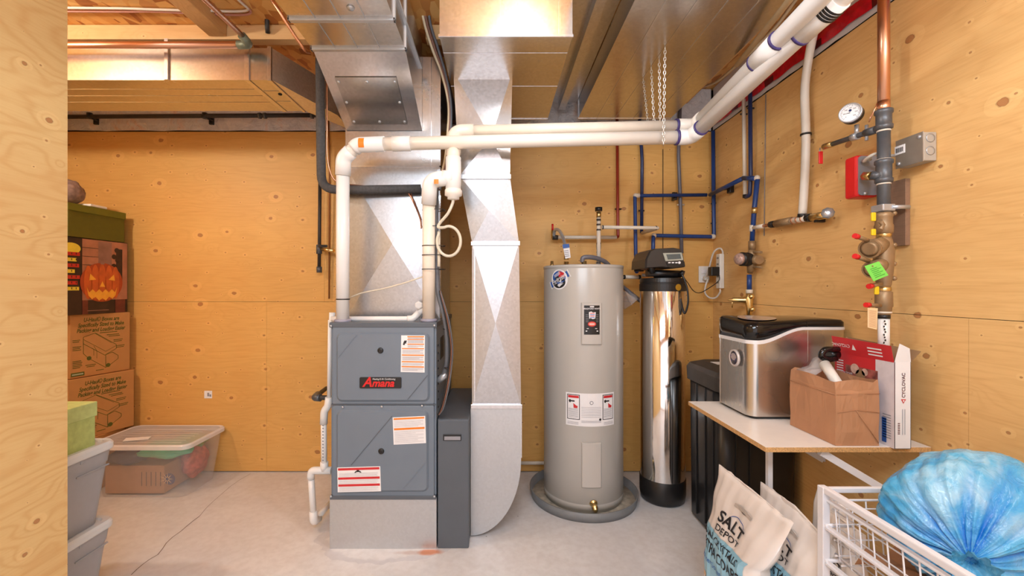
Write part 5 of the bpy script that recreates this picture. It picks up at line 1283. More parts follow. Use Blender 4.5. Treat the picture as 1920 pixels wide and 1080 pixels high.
# kraft bag proper
t = thing('paper_bag', 'open brown kraft paper bag standing at the front of the shelf', 'bag', (1.29, 1.65, sz))
gx0, gx1, gy0, gy1, gz = 1.212, 1.368, 1.528, 1.765, .985
def gring(z, e=0, jig=0):
    pts = []
    for (x, y), (x2, y2) in (((gx0, gy0), (gx1, gy0)), ((gx1, gy0), (gx1, gy1)), ((gx1, gy1), (gx0, gy1)), ((gx0, gy1), (gx0, gy0))):
        for k in range(8):
            f = k/8; mid = 1-abs(2*f-1); nx_, ny_ = (y2-y), -(x2-x); L = sqrt(nx_**2+ny_**2); nx_ /= L; ny_ /= L
            b = e*mid+jig*sin(f*9+z*30)*.002
            pts.append(Vector((x+(x2-x)*f+nx_*b, y+(y2-y)*f+ny_*b, z+ (.006*sin(f*6+x*20) if jig > 1 else 0))))
    return pts
m = MB(); rs = [gring(sz+.001), gring(sz+.05, .003, 1), gring(sz+.12, -.004, 1), gring(sz+.19, .004, 1), gring(sz+.20, .002, 1), gring(gz, .006, 2)]
m.rings(rs, cap=False, smooth=False); m.face(rs[0][::-1])
ctr = Vector(((gx0+gx1)/2, (gy0+gy1)/2, 0))
inner = [[ctr*1+(Vector((p.x, p.y, 0))-ctr)*.985+Vector((0, 0, p.z+.0)) for p in r] for r in rs]
m.rings([rs[-1], inner[-1], inner[3], inner[1]], cap=False, smooth=False)
obj('bag_body', m, 'kraft', t, recalc=False)
m = MB(); mp = lambda u, v: Vector((gx0-.002+.0, gy1+(gy0-gy1)*u, sz+.195+v)); 
m.tube([(gx0-.003, gy1-.005, sz+.185), (gx0-.006, (gy0+gy1)/2, sz+.186), (gx0-.003, gy0+.002, sz+.185)], .0012, 4)
m.tube([(gx0+.004, gy0-.003, sz+.185), (gx1, gy0-.003, sz+.188)], .0012, 4); m.tube([(gx0+.07, gy0-.004, sz+.13), (gx1-.004, gy0-.003, sz+.012)], .0012, 4); m.tube([(gx0+.005, gy0-.003, sz+.12), (gx0+.07, gy0-.004, sz+.13), (gx1, gy0-.003, sz+.12)], .001, 4)
obj('fold_crease', m, 'kraft', t)
o = tube_obj('vacuum_tube', [P(1546, 682, 1.70), P(1574, 726, 1.60)], .0185, 'white_plastic', None, 18); tag(o, 'white plastic tube sticking up out of the kraft bag', 'tube')
m = MB(); m.tube(bend([P(1572, 655, 1.70), P(1545, 655, 1.70), P(1538, 668, 1.70), P(1550, 674, 1.70), P(1568, 672, 1.70)], .02), .012, 10); m.tube([P(1552, 664, 1.72), P(1570, 664, 1.72)], .020, 12); o = obj('hose_handle', m, 'black_gloss'); tag(o, 'glossy black hose handle poking out behind the kraft bag', 'handle')
m = MB(); fp = [P(1498, 697, 1.73), P(1522, 690, 1.74), P(1530, 676, 1.74), P(1545, 670, 1.74), P(1550, 690, 1.70), P(1530, 703, 1.70)]
m.rings([fp, [p+Vector((.01, .03, .005)) for p in fp]]); o = obj('plastic_wrap', m, 'film'); tag(o, 'crumpled clear wrap at the mouth of the kraft bag', 'wrap')

# vacuum accessory box
t = thing('product_box', 'open red and white product box standing behind the kraft bag', 'box', (1.415, 1.62, sz))
ax, bx_, ay, by_, z0, z1 = 1.398, 1.455, 1.500, 1.765, sz, 1.058
m = MB(); th = .0015
m.box(ax, bx_, ay, ay+th, z0, z1, mi=0); m.box(ax, ax+th, ay, by_, z0, z1, mi=1); m.box(bx_-th, bx_, ay, by_, z0, z1, mi=4); m.box(ax, bx_, by_-th, by_, z0, z1, mi=0); m.box(ax, bx_, ay, by_, z0, z0+th, mi=0)
mp = lambda u, v: Vector((ax-.0008, by_-u, z0+v)); mp2 = lambda u, v: Vector((ax-.0014, by_-u, z0+v)); W_ = by_-ay; Hh = z1-z0
mk = lambda k: (lambda u, v: Vector((ax-.0008-.0004*k, by_-u, z0+v)))
m.rect(mk(0), 0, W_, Hh-.15, Hh, 2); m.rect(mk(1), W_-.075, W_, 0, Hh-.0, 3); m.rect(mk(2), .055, W_-.065, .14, Hh-.045, 5); mp2 = mk(3.4)
m.text('Rotating brush', .013, mp2, .012, Hh-.08, 'LEFT', 0); 
for k in range(5): m.rect(mp2, .012, .045, Hh-.035-k*.010, Hh-.031-k*.010, 0)
for (u_, v_, r_, c_) in ((.10, Hh-.055, .020, 6), (.125, Hh-.075, .022, 4), (.145, Hh-.06, .014, 6), (.115, Hh-.10, .016, 7), (.15, Hh-.10, .018, 6)): m.disc(mp2, u_, v_, r_, c_, 14)
for k in range(10): m.rect(mp2, W_-.045, W_-.012, .03+k*.009, .033+k*.009, 8)
m.rect(mp2, W_-.048, W_-.03, .012, .10, 9)
mf = lambda u, v: Vector((ax+u, ay-.0008, z0+v)); mfv = lambda u, v: Vector((ax+.030-v, ay-.001, z0+.155+u))
m.text('CYCLOVAC', .0165, mfv, .025, -.006, 'LEFT', 7, off=.0003); m.poly(mfv, [(.004, .0), (.020, .009), (.020, -.009)], 2); m.poly(lambda u, v: mfv(u, v)-Vector((0, .0004, 0)), [(.009, .0), (.017, .004), (.017, -.004)], 0)
for k in range(7): m.rect(mf, .010, .018, .052+k*.006, .055+k*.006, 7)
for k in range(2): m.poly(lambda u, v: Vector((ax+.036-v, ay-.001, z0+.05+u)), [(0, k*.008), (.09, k*.008), (.09, k*.008+.002), (0, k*.008+.002)], 8)
obj('carton', m, ['paper_white', simple('carton photo', srgb(170, 140, 126), .5, 0, .35, 40), 'red_print', simple('carton pale', srgb(222, 214, 220), .5, 0, .06, 30), 'card_inside', simple('carton picture', srgb(150, 84, 76), .4, 0, .5, 40), simple('carton pale blob', srgb(210, 176, 160), .4, 0, .2, 60), simple('brown ink', srgb(96, 40, 44), .5), 'print_grey', 'print_blue'], t)
m = MB(); e = Vector((ax-.002, ay+.004, z1)); hgt = .062
q = [Vector((ax-.001, ay+.002, z1-.004)), Vector((ax-.001, by_, z1-.004)), Vector((ax-.012, by_+.004, z1+hgt)), Vector((ax-.012, ay+.002, z1+hgt-.006))]
m.prism(q, (.0012, 0, 0), 0); mf2 = lambda u, v: q[1]+(q[0]-q[1]).normalized()*u+(q[2]-q[1]).normalized()*v+Vector((-.0012, 0, 0))
# the flap's own print reads upside down, as it is folded open
mfl = lambda u, v: mf2(u, v)
m.text('CYCLOVAC', .017, lambda u, v: mf2(.085-u, .040-v), .0, .0, 'LEFT', 1, off=.0002); m.poly(mf2, [(.092, .022), (.112, .022), (.102, .044)], 1)
for k in range(3): m.rect(mf2, .165, .225, .014+k*.012, .019+k*.012, 1)
obj('open_flap', m, ['red_print', 'paper_white'], t)
m = MB(); m.prism([Vector((ax, ay, z1)), Vector((bx_, ay, z1)), Vector((bx_-.010, ay-.006, z1+.048)), Vector((ax+.012, ay-.006, z1+.065))][:4], (0, .0012, 0)); obj('end_flap', m, 'paper_white', t)
m = MB(); m.prism([Vector((bx_, ay, z1)), Vector((bx_, by_, z1)), Vector((bx_+.02, by_+.04, z1+.055)), Vector((bx_+.015, ay-.02, z1+.04))], (.0012, 0, 0)); obj('back_flap', m, 'card_inside', t)

# ============================================================ SALT BAGS
def salt_bag(x, y_far, w0, wt, th, zt_, lab, text=True, lean=.02, flop=.05, droop=0.0):
    """filled film bag: broad face toward -X, width along Y (u 0 = far edge, 1 = near edge)"""
    t = thing('salt_bag', lab, 'bag', (x+th/2, y_far-w0/2, 0), 'water softener salt bags')
    nu, nv = 28, 34
    fill = .58
    def S(u, v, side, off=0.0):
        w_ = w0+(wt-w0)*max(0, (v-fill)/(1-fill))**.75
        s = 2*u-1; y = y_far+.00-(w_*u)+(0 if v < fill else .01)
        fat = max(0.0, min(1.0, (1-v)/(1-fill)))**.7 if v > fill else 1.0
        c = max(0.0, 1-abs(s)**5)**.4
        tt = th*(.06+.94*fat)*c*.5
        wr = .004*sin(13*u+9*v)+.003*sin(31*v-7*u+side)+.0025*sin(47*u+3*v)
        crease = .006*abs(sin(5*u+11*v))*(v > fill*.8)
        xx = x+th/2+side*(tt+off)+side*(-wr*.7-crease*.6)*(c > .05)+lean*v
        zz = v*zt_-droop*max(0, u-.5)*2*max(0, (v-.7)/.3)+.002*sin(40*u)*(v > .95)
        return Vector((xx, y, max(.002, zz)))
    m = MB(); front = [[S(i/nu, j/nv, -1) for i in range(nu+1)] for j in range(nv+1)]; back = [[S(i/nu, j/nv, 1) for i in range(nu, -1, -1)] for j in range(nv+1)]
    m.rings([front[j]+back[j] for j in range(nv+1)], smooth=True, cap=True)
    b = obj('bag_film', m, 'salt_white', t)
    def patch(name, u0, u1, v0, v1, mat, off, side=-1, par=b, n=10, mm=None, mi=0):
        q = mm or MB(); prv = None
        for j in range(n+1):
            row = [S(u0+(u1-u0)*i/n, v0+(v1-v0)*j/n, side, off) for i in range(n+1)]
            if prv:
                for i in range(n): q.face([prv[i], prv[i+1], row[i+1], row[i]], mi, True)
            prv = row
        if not mm: return obj(name, q, mat, par)
    m = MB(); patch('', .04, .93, .08, .635, '', .002, mm=m, mi=0, n=16)
    zf = lambda u, v: S(.05+u/w0, v/zt_, -1, .0040)
    k = w0/.29
    m.text('SOLAR CRYSTALS', .040*k, zf, -.020*k, .568*zt_, 'LEFT', 1, sx=.80, off=.0003)
    m.text('EXTRA COARSE', .054*k, zf, -.025*k, .478*zt_, 'LEFT', 1, sx=.76, off=.0008)
    m.text('Water Softener Salt', .030*k, zf, .0*k, .412*zt_, 'LEFT', 2, sx=.9)
    for i in range(4):
        m.rect(lambda u, v: S(u, v, -1, .0035), .10+i*.2, .20+i*.2, .235+(i % 2)*.01, .325, 3 if i % 2 == 0 else 4, 2)
        m.rect(lambda u, v: S(u, v, -1, .0045), .115+i*.2, .16+i*.2, .25+(i % 2)*.02, .30, 4 if i % 2 == 0 else 3, 2)
    m.rect(lambda u, v: S(u, v, -1, .004), .06, .9, .09, .19, 5, 8)
    obj('blue_label', m, ['salt_blue', 'print_black', 'print_blue', simple('label sand', srgb(214, 180, 140), .4), 'paper_white', simple('salt picture', srgb(96, 76, 66), .5, 0, .4, 60)], b, recalc=False)
    m = MB(); lf = lambda u, v: S(.30+u/w0, v/zt_, -1, .004)
    m.text('SALT', .058*k, lf, .0, .722*zt_, 'LEFT', 0, sx=.95, off=.0014); m.text('DEPOT', .036*k, lf, .006, .662*zt_, 'LEFT', 0, sx=1.0, off=.0004)
    prv = None
    for i in range(13):
        a = pi*(.15+.7*i/12); c_ = (.075*k-cos(a)*.036*k, .765*zt_+sin(a)*.030*k)
        if prv: m.poly(lf, [prv, c_, (c_[0], c_[1]+.003), (prv[0], prv[1]+.003)], 1)
        prv = c_
    obj('brand_print', m, ['print_black', 'print_blue'], b, recalc=False)
    m = MB(); m.prism([S(.44+.26*i/8, .885+.012*sin(pi*i/8), -1, .003) for i in range(9)]+[S(.70-.26*i/8, .868, -1, .003) for i in range(9)], (-.001, 0, 0)); obj('handle_slot', m, simple('slot shade', srgb(190, 180, 172), .5), b)
    # narrow side facing the camera
    m = MB(); yn = y_far-w0-.0035; cx = x+th/2
    sv = lambda u, v: Vector((cx+lean*(v/zt_)+u, yn-.004, v))
    q = [sv(-.022, .02), sv(.022, .02), sv(.022, fill*zt_*.93), sv(-.022, fill*zt_*.93)]
    m.prism(q, (0, .004, 0), 0)
    m.text('EXTRA COARSE', .034, lambda u, v: sv(-v, u)-Vector((0, .0006, 0)), .035, -.012, 'LEFT', 1, sx=.92, off=.001)
    obj('side_strip', m, ['cyan', 'print_black'], b)
    return t
salt_bag(.815, 1.735, .285, .44, .125, .598, 'frontmost salt bag with its whole logo and handle slot showing', lean=.03, droop=.0)
salt_bag(.962, 1.645, .27, .37, .10, .568, 'white and blue salt bag behind the frontmost one, its label half hidden', lean=.01, droop=.04)
salt_bag(1.095, 1.50, .175, .18, .09, .545, 'crumpled salt bag seen through the white wire basket', lean=.01)
m = MB(); m.rings([rrect(1.245, 1.585, .07, .12, .02, .0), rrect(1.245, 1.585, .08, .13, .02, .30), rrect(1.245, 1.585, .07, .12, .02, .50), rrect(1.245, 1.585, .02, .12, .008, .56)], smooth=True)
o = obj('salt_bag', m, 'salt_white'); tag(o, 'plain white bag end upright under the shelf beside the bracket', 'bag', 'water softener salt bags')

# ============================================================ WIRE BASKET
t = thing('wire_basket', 'white wire drawer basket on a steel frame at bottom right', 'basket', (1.25, .9, 0))
wx0, wx1, wy0, wy1, wz = .996, 1.515, .62, 1.30, .706
m = MB(); m.box(wx0-.012, wx0+.010, wy1-.012, wy1+.012, 0, wz+.008, .002); obj('post', m, 'white_metal', t)
for x_, y_ in ((wx1, wy1), (wx0, wy0), (wx1, wy0)):
    m = MB(); m.box(x_-.011, x_+.011, y_-.012, y_+.012, 0, wz+.008, .002); obj('post', m, 'white_metal', t)
m = MB(); m.box(wx0-.010, wx0+.010, wy0, wy1, wz-.010, wz+.010, .004); m.box(wx0-.002, wx0+.014, wy0, wy1-.01, wz-.034, wz-.026, .003); obj('side_rail', m, 'white_metal', t)
m = MB(); m.box(wx1-.010, wx1+.010, wy0, wy1, wz-.010, wz+.010, .004); obj('side_rail', m, 'white_metal', t)
m = MB(); m.box(wx0, wx1, wy1-.008, wy1+.006, wz-.010, wz+.006, .003); m.box(wx0+.01, wx1, wy1-.018, wy1-.012, wz-.030, wz-.024, .002); obj('back_rail', m, 'white_metal', t)
for z_ in (.595, .489, .380):
    m = MB(); m.box(wx0-.008, wx0+.012, wy0, wy1-.014, z_-.004, z_+.003, .001); m.box(wx0-.001, wx0+.001, wy0, wy1-.014, z_-.004, z_+.010); m.tube([(wx0-.008, wy1-.012, z_+.006), (wx0+.07, wy1-.012, z_+.006)], .006, 8); obj('runner', m, 'white_metal', t)
def wire(pts, r=.0022): 
    m = MB(); m.tube(pts, r, 6); return m
m = MB(); iz0 = .50
for k in range(15): y_ = wy1-.035-k*.042; m.tube([(wx0+.006, y_, wz-.03), (wx0+.020, y_, iz0+.01), (wx0+.035, y_, iz0)], .0021, 6)
for z_ in (.655, .61, .565, .52): m.tube([(wx0+.006+(wz-z_)*.07, wy1-.02, z_), (wx0+.006+(wz-z_)*.07, wy0+.01, z_)], .0021, 6)
obj('side_wires', m, 'white_metal', t)
m = MB()
for k in range(12): x_ = wx0+.03+k*.042; m.tube([(x_, wy1-.015, wz-.03), (x_, wy1-.030, iz0+.01)], .0021, 6)
for z_ in (.655, .61, .565, .52): m.tube([(wx0+.01, wy1-.016-(wz-z_)*.07, z_), (wx1-.01, wy1-.016-(wz-z_)*.07, z_)], .0021, 6)
obj('back_wires', m, 'white_metal', t)
m = MB()
for k in range(12): x_ = wx0+.035+k*.042; m.tube([(x_, wy1-.03, iz0), (x_, wy0+.01, iz0)], .0021, 6)
for k in range(9): y_ = wy1-.04-k*.07; m.tube([(wx0+.02, y_, iz0-.003), (wx1-.02, y_, iz0-.003)], .0021, 6)
obj('bottom_wires', m, 'white_metal', t)
# crumpled kraft paper lying in the basket
m = MB(); rr_ = random.Random(3)
pv = None
for j in range(9):
    row = [Vector((wx0+.045+.028*i+.008*rr_.random(), wy1-.06-.045*j+.008*rr_.random(), iz0+.008+.055*abs(sin(i*1.1+j*.5))*max(0, 1-j/11)+.012*rr_.random())) for i in range(9)]
    if pv:
        for i in range(8): m.face([pv[i], pv[i+1], row[i+1], row[i]])
    pv = row
o = obj('crumpled_paper', m, 'kraft'); sm = o.modifiers.new('thick', 'SOLIDIFY'); sm.thickness = .0015
tag(o, 'crumpled brown packing paper lying inside the wire basket', 'paper')
# blue bag: gathered toward a knot that points to the camera's lower side
cB = Vector((1.262, 1.115, .70)); rB = Vector((.235, .165, .185))
ax_ = Vector((-.68, -.72, -.14)).normalized(); e1 = ax_.cross(Vector((0, 0, 1))).normalized(); e2 = e1.cross(ax_)
m = MB(); nU, nV = 220, 90; rows = []; rg_ = random.Random(5)
ph = [rg_.uniform(0, 6.28) for _ in range(12)]; layers = []
from mathutils import noise as mn
for j in range(nV+1):
    v = j/nV; th_ = pi*v; row = []
    for i in range(nU):
        a = 2*pi*i/nU
        near = max(0, 1-v/.72)        # 1 at the knot, 0 past the shoulder
        pleat = sum(w__*(1-min(1, 2.6*abs(mn.noise(Vector((cos(a)*f_, sin(a)*f_, v*1.6+p_)))))) for f_, w__, p_ in ((2.6, .50, ph[0]), (5.5, .32, ph[1]), (11, .18, ph[2])))
        r = 1+(-.20*near**.8*pleat*min(1, v*6))-.10*near**2+.04*near
        r += .05*mn.noise(Vector((cos(a)*sin(th_)*2, sin(a)*sin(th_)*2, cos(th_)*2)))
        r += .022*mn.noise(Vector((cos(a)*sin(th_)*6+4, sin(a)*sin(th_)*6, cos(th_)*6)))
        d = (ax_*cos(th_)+e1*sin(th_)*cos(a)+e2*sin(th_)*sin(a))
        if v < .03: r -= .02
        row.append((Vector((cB.x+d.x*rB.x*r, cB.y+d.y*rB.y*r, cB.z+d.z*rB.z*r)), min(1, near**1.3*(.10+1.5*pleat**2))))
    rows.append(row)
vr = [[m.bm.verts.new(p) for p, _ in r] for r in rows]; lay = [[l for _, l in r] for r in rows]
for j in range(nV):
    for i in range(nU):
        f = m.bm.faces.new((vr[j][i], vr[j][(i+1) % nU], vr[j+1][(i+1) % nU], vr[j+1][i])); f.smooth = True
flat = [l for r in lay for l in r]
o = obj('plastic_bag', m, 'bluebag'); at = o.data.attributes.new('layers', 'FLOAT', 'POINT')
for i, l in enumerate(flat): at.data[i].value = l
tag(o, 'big knotted blue translucent plastic bag piled in the wire basket', 'bag'); blue = o
kn = cB+Vector((ax_.x*rB.x, ax_.y*rB.y, ax_.z*rB.z))*.86
m = MB(); prv = []
for j in range(6):
    rr__ = (.012, .010, .016, .028, .040, .046)[j]
    prv.append([kn+ax_*(.012*j)+(e1*cos(2*pi*i/36)+e2*sin(2*pi*i/36))*rr__*(1+.16*sin(i*1.9+j)) for i in range(36)])
m.rings(prv, cap=False); obj('gathered_neck', m, 'bluebag', blue)

# ============================================================ STORAGE AT LEFT
def tote(x1, y1, z0, h, lab, wid=.40, ln=.56):
    t = thing('storage_tote', lab, 'storage tote', (x1-wid/2, y1-ln/2, z0), 'grey totes stacked by the partition')
    x0, y0 = x1-wid, y1-ln; cx, cy = (x0+x1)/2, (y0+y1)/2
    m = MB(); m.rings([rrect(cx, cy, wid-.085, ln-.085, .035, z0+.001), rrect(cx, cy, wid-.035, ln-.035, .035, z0+h-.085), rrect(cx, cy, wid-.030, ln-.030, .035, z0+h-.085), rrect(cx, cy, wid-.018, ln-.018, .035, z0+h-.03)], smooth=False)
    # recessed panel outline near the far corner, on the side facing the room
    for a, b in (((y1-.03, h-.10), (y1-.17, h-.10)),):
        m.box(x1-.021, x1-.014, b[0], a[0], z0+a[1]-.003, z0+a[1]+.002)
    obj('tub', m, 'bin_grey', t)
    m = MB(); m.rings([rrect(cx, cy, wid-.004, ln-.004, .04, z0+h-.034), rrect(cx, cy, wid, ln, .04, z0+h-.028), rrect(cx, cy, wid, ln, .04, z0+h-.010), rrect(cx, cy, wid-.012, ln-.012, .04, z0+h), rrect(cx, cy, wid-.05, ln-.05, .03, z0+h), rrect(cx, cy, wid-.06, ln-.06, .03, z0+h-.008)], smooth=False)
    obj('lid', m, 'lid_white', t)
    m = MB(); m.box(x1-.016, x1-.008, y1-.16, y1-.145, z0+h-.052, z0+h-.034, .002); obj('latch', m, 'bin_grey', t)
    return t
tote(-1.640, 1.845, 0, .338, 'lower grey tote with a pale lid, carrying another tote')
tote(-1.640, 1.850, .331, .338, 'upper grey tote with a pale lid and a green box on top')
t = thing('gift_box', 'lime green patterned box sitting on the upper grey tote', 'box', (-1.78, 1.64, .67))
gx, gz0, gz1 = -1.664, .662, .662
y_far = 1664.0
Yg = .0; Yf2 = 1.664*800/749  # far edge of the face toward the room
zt2, zl, zb2 = P(0, 752, Yf2).z, P(0, 778, Yf2).z, .6625
m = MB(); m.box(gx-.27, gx-.004, Yf2-.36, Yf2-.006, zb2, zl, .002); obj('box_body', m, 'lime', t)
m = MB(); m.box(gx-.274, gx, Yf2-.364, Yf2, zl-.002, zt2, .003); obj('lid', m, simple('lime lid paper', srgb(192, 208, 136), .6, 0, .1, 40), t)

def uhaul(yf, yn, xf, z0, z1, lab, dx):
    """carton whose printed side faces the room (+X); far edge (xf, yf), near edge (xf+dx, yn)"""
    t = thing('moving_box', lab, 'box', (xf-.16, (yf+yn)/2, z0), 'printed brown moving cartons')
    A, B = Vector((xf, yf, 0)), Vector((xf+dx, yn, 0)); n_ = Vector((0, 0, 1)).cross(B-A).normalized()*1
    if n_.x < 0: n_ = -n_
    D_ = -n_*.31; m = MB()
    m.prism([A+Vector((0, 0, z0)), B+Vector((0, 0, z0)), B+D_+Vector((0, 0, z0)), A+D_+Vector((0, 0, z0))], (0, 0, z1-z0), 0, bev=.002)
    W_ = (B-A).length; e = (A-B).normalized(); hh = z1-z0
    mp = lambda u, v: B+e*u+n_*.0012+Vector((0, 0, z0+v)); b = obj('carton', m, 'cardboard', t)
    m = MB(); s = W_/.33; c_ = W_*.50
    for i, s_ in enumerate(('U-Haul\u00ae Boxes are', 'Specifically Sized to Make', 'Packing and Loading Easier')): m.text(s_, .036, mp, c_, hh-.048-i*.034, 'CENTER', 0, shear=.25, sx=.72, off=.0008)
    def ln_(pts, wd=.0022):
        for p, q in zip(pts[:-1], pts[1:]):
            d = Vector((q[0]-p[0], q[1]-p[1])); L = d.length or 1; nn = Vector((-d.y, d.x))/L*wd/2
            m.poly(mp, [(p[0]+nn.x, p[1]+nn.y), (q[0]+nn.x, q[1]+nn.y), (q[0]-nn.x, q[1]-nn.y), (p[0]-nn.x, p[1]-nn.y)], 0)
    T = lambda x, y: (W_*(x/120.0), hh*(1-(y/115.0)))   # drawing units follow the print on the carton
    q = [T(*p) for p in ((24, 42), (47, 36), (90, 62), (90, 70), (66, 80), (24, 54), (24, 42))]; ln_(q, .003); ln_([T(24, 46), T(68, 73), T(90, 64)]); ln_([T(47, 37), T(80, 58)])
    ln_([T(24, 54), T(24, 72), T(34, 82), T(68, 104), T(68, 80)], .003); ln_([T(66, 80), T(82, 76), T(94, 84), T(94, 90), T(80, 98), T(68, 104)], .003); ln_([T(44, 60), T(50, 70), T(50, 84)]); ln_([T(30, 58), T(44, 66), T(44, 78)])
    for x, y in ((35, 82), (73, 100)): m.disc(mp, *T(x, y), .010*s+.003, 0, 12); 
    for x0_, x1_, y_ in ((56, 92, 36), (70, 96, 41), (74, 98, 44), (84, 104, 52), (84, 102, 55), (90, 108, 64), (90, 106, 67), (4, 18, 46), (4, 16, 49), (4, 20, 58), (4, 18, 61), (4, 20, 64), (4, 20, 84), (4, 22, 87), (4, 21, 90), (4, 22, 93), (4, 18, 96), (28, 48, 94), (30, 46, 97), (48, 64, 106)): 
        a, b_ = T(x0_, y_), T(x1_, y_+1.2); m.rect(mp, a[0], b_[0], b_[1], a[1], 0)
    a, b_ = T(1, 112), T(26, 105); m.rect(mp, a[0], b_[0], a[1], b_[1], 0); m.rect(lambda u, v: mp(u, v)+n_*.0004, a[0]+.006, b_[0]-.006, a[1]+.008, b_[1]-.008, 1)
    obj('green_print', m, ['green_ink', simple('pale print', srgb(170, 186, 160), .6)], b, recalc=False)
    return t
uhaul(3.00, 2.665, -2.582, .748, 1.149, 'upper brown carton with green truck drawing, under the pumpkin box', -.085)
uhaul(3.00, 2.640, -2.553, .354, .744, 'lower brown carton with green truck drawing, behind the lime box', -.10)
m = MB(); m.box(-2.93, -2.60, 2.58, 2.98, 0, .353, .003); o = obj('moving_box', m, 'cardboard'); tag(o, 'plain brown carton lowest in the stack, behind the clear tub', 'box', 'printed brown moving cartons')
# pumpkin decoration box
t = thing('decoration_box', 'dark carton printed with a glowing carved pumpkin, on the upper brown carton', 'box', (-2.75, 2.8, 1.150))
A, B = Vector((-2.598, 3.0, 0)), Vector((-2.63, 2.60, 0)); n_ = Vector((1, -.08, 0)).normalized(); z0, z1 = 1.150, 1.634
m = MB(); m.prism([A+Vector((0, 0, z0)), B+Vector((0, 0, z0)), B-n_*.30+Vector((0, 0, z0)), A-n_*.30+Vector((0, 0, z0))], (0, 0, z1-z0), 0, bev=.002); cb_ = obj('carton', m, 'print_dark', t)
e = (A-B).normalized(); W_ = (A-B).length; hh = z1-z0
mp = lambda u, v: B+e*u+n_*.0012+Vector((0, 0, z0+v)); mpb = lambda k: (lambda u, v: mp(u, v)+n_*(.0005*k))
m = MB(); u0 = W_*.24
m.rect(mp, u0, W_-.004, .09, hh-.004, 1); m.rect(mpb(1), u0+.10, u0+.19, .12, hh-.01, 2); m.rect(mpb(1), W_-.085, W_-.04, .20, hh-.05, 0)
for k in range(4): m.rect(mpb(2), u0, u0+.10, hh-.06-k*.055, hh-.057-k*.055, 0)
for k in range(10): m.disc(mpb(2), W_-.08+.02*sin(k*2.2), hh-.06-.022*k, .018+.008*sin(k*3.1), 0, 8)
cx, cz, rx, rz_ = u0+.125, .205, .140, .128
m.disc(mpb(3), cx, cz, rx, 3, 36, rz_)
for k in (-2, -1, 0, 1, 2): m.disc(mpb(4), cx+k*.045, cz, .026, 4, 20, rz_*.96*(1-.06*abs(k)))
m.poly(mpb(5), [(cx-.012, cz+rz_*.93), (cx+.014, cz+rz_*.93), (cx+.004, cz+rz_+.04), (cx-.014, cz+rz_+.035)], 2)
for s in (-1, 1): m.poly(mpb(6), [(cx+s*.078, cz+.055), (cx+s*.040, cz+.018), (cx+s*.085, cz+.012)], 5)
m.poly(mpb(6), [(cx, cz+.008), (cx-.018, cz-.030), (cx+.018, cz-.030)], 5)
mouth = [(cx-.10, cz-.03)]+[(cx-.085+.17*k/8, cz-(.045 if k % 2 else .066)) for k in range(9)]+[(cx+.10, cz-.03)]+[(cx+.09-.18*k/8, cz-.085-(.020 if k % 2 else .0)-.02*(1-abs(k-4)/4)) for k in range(9)]
m.poly(mpb(6), mouth, 5)
m.disc(mpb(2), u0-.065, hh-.07, .055, 6, 24, .035)
for k, (w_, c_) in enumerate(((.09, 7), (.07, 6), (.085, 7), (.06, 6), (.09, 7), (.075, 7), (.085, 6))):
    m.rect(mpb(3), u0-.125, u0-.125+w_+.02, hh-.115-k*.036, hh-.093-k*.036, c_); 
    for q in range(4): m.rect(mpb(4), u0-.118+q*.026, u0-.113+q*.026, hh-.108-k*.036, hh-.096-k*.036, 0)
m.rect(mpb(3), u0+.03, u0+.17, .020, .024, 2); m.rect(mpb(1), u0+.0, u0+.035, .0, .09, 8); m.rect(mpb(1), W_-.09, W_-.02, .0, .09, 8)
obj('pumpkin_print', m, ['print_dark', 'print_pink', simple('grey wood print', srgb(150, 110, 96), .5, 0, .2, 12), simple('pumpkin rim print', srgb(176, 72, 34), .5), 'pumpkin_o', 'glow_y', 'print_yel', simple('title red', srgb(196, 44, 34), .5), simple('door print', srgb(110, 50, 38), .5, 0, .3, 20)], cb_, recalc=False)
# olive box and what lies on it
t = thing('hat_box', 'olive green lidded box on top of the pumpkin carton', 'box', (-2.75, 2.8, 1.636))
A, B = Vector((-2.60, 2.99, 0)), Vector((-2.615, 2.60, 0)); n_ = Vector((1, -.04, 0)).normalized(); zt_ = 1.842
def lump(z0, z1, g, name, mat):
    m = MB(); a_, b_ = A+n_*g, B+n_*g; m.prism([a_+Vector((0, g, z0)), b_+Vector((0, -g, z0)), b_-n_*(.3+2*g)+Vector((0, -g, z0)), a_-n_*(.3+2*g)+Vector((0, g, z0))], (0, 0, z1-z0), 0, bev=.002); return obj(name, m, mat, t)
lump(1.636, 1.80, -.006, 'box_body', 'olive'); lump(1.797, zt_, 0, 'lid', simple('olive lid', srgb(112, 114, 28), .45))
m = MB(); m.box(-2.70, -2.61, 2.74, 2.86, zt_+.001, zt_+.018, .006); o = obj('folded_paper', m, 'paper_white'); tag(o, 'scrap of white paper on the olive box', 'paper')
m = MB(); b_ = bmesh.new(); bmesh.ops.create_icosphere(b_, subdivisions=4, radius=1)
for v in b_.verts: 
    k = 1+.09*mn.noise(v.co*3)+.04*mn.noise(v.co*9); v.co = Vector((-2.75+v.co.x*.11*k, 2.70+v.co.y*.10*k, max(zt_+.001, 1.925+v.co.z*.085*k)))
m.merge(b_, 0, True); o = obj('plush_ornament', m, 'fuzzy'); tag(o, 'mottled grey brown fabric ornament on top of the olive box', 'ornament')

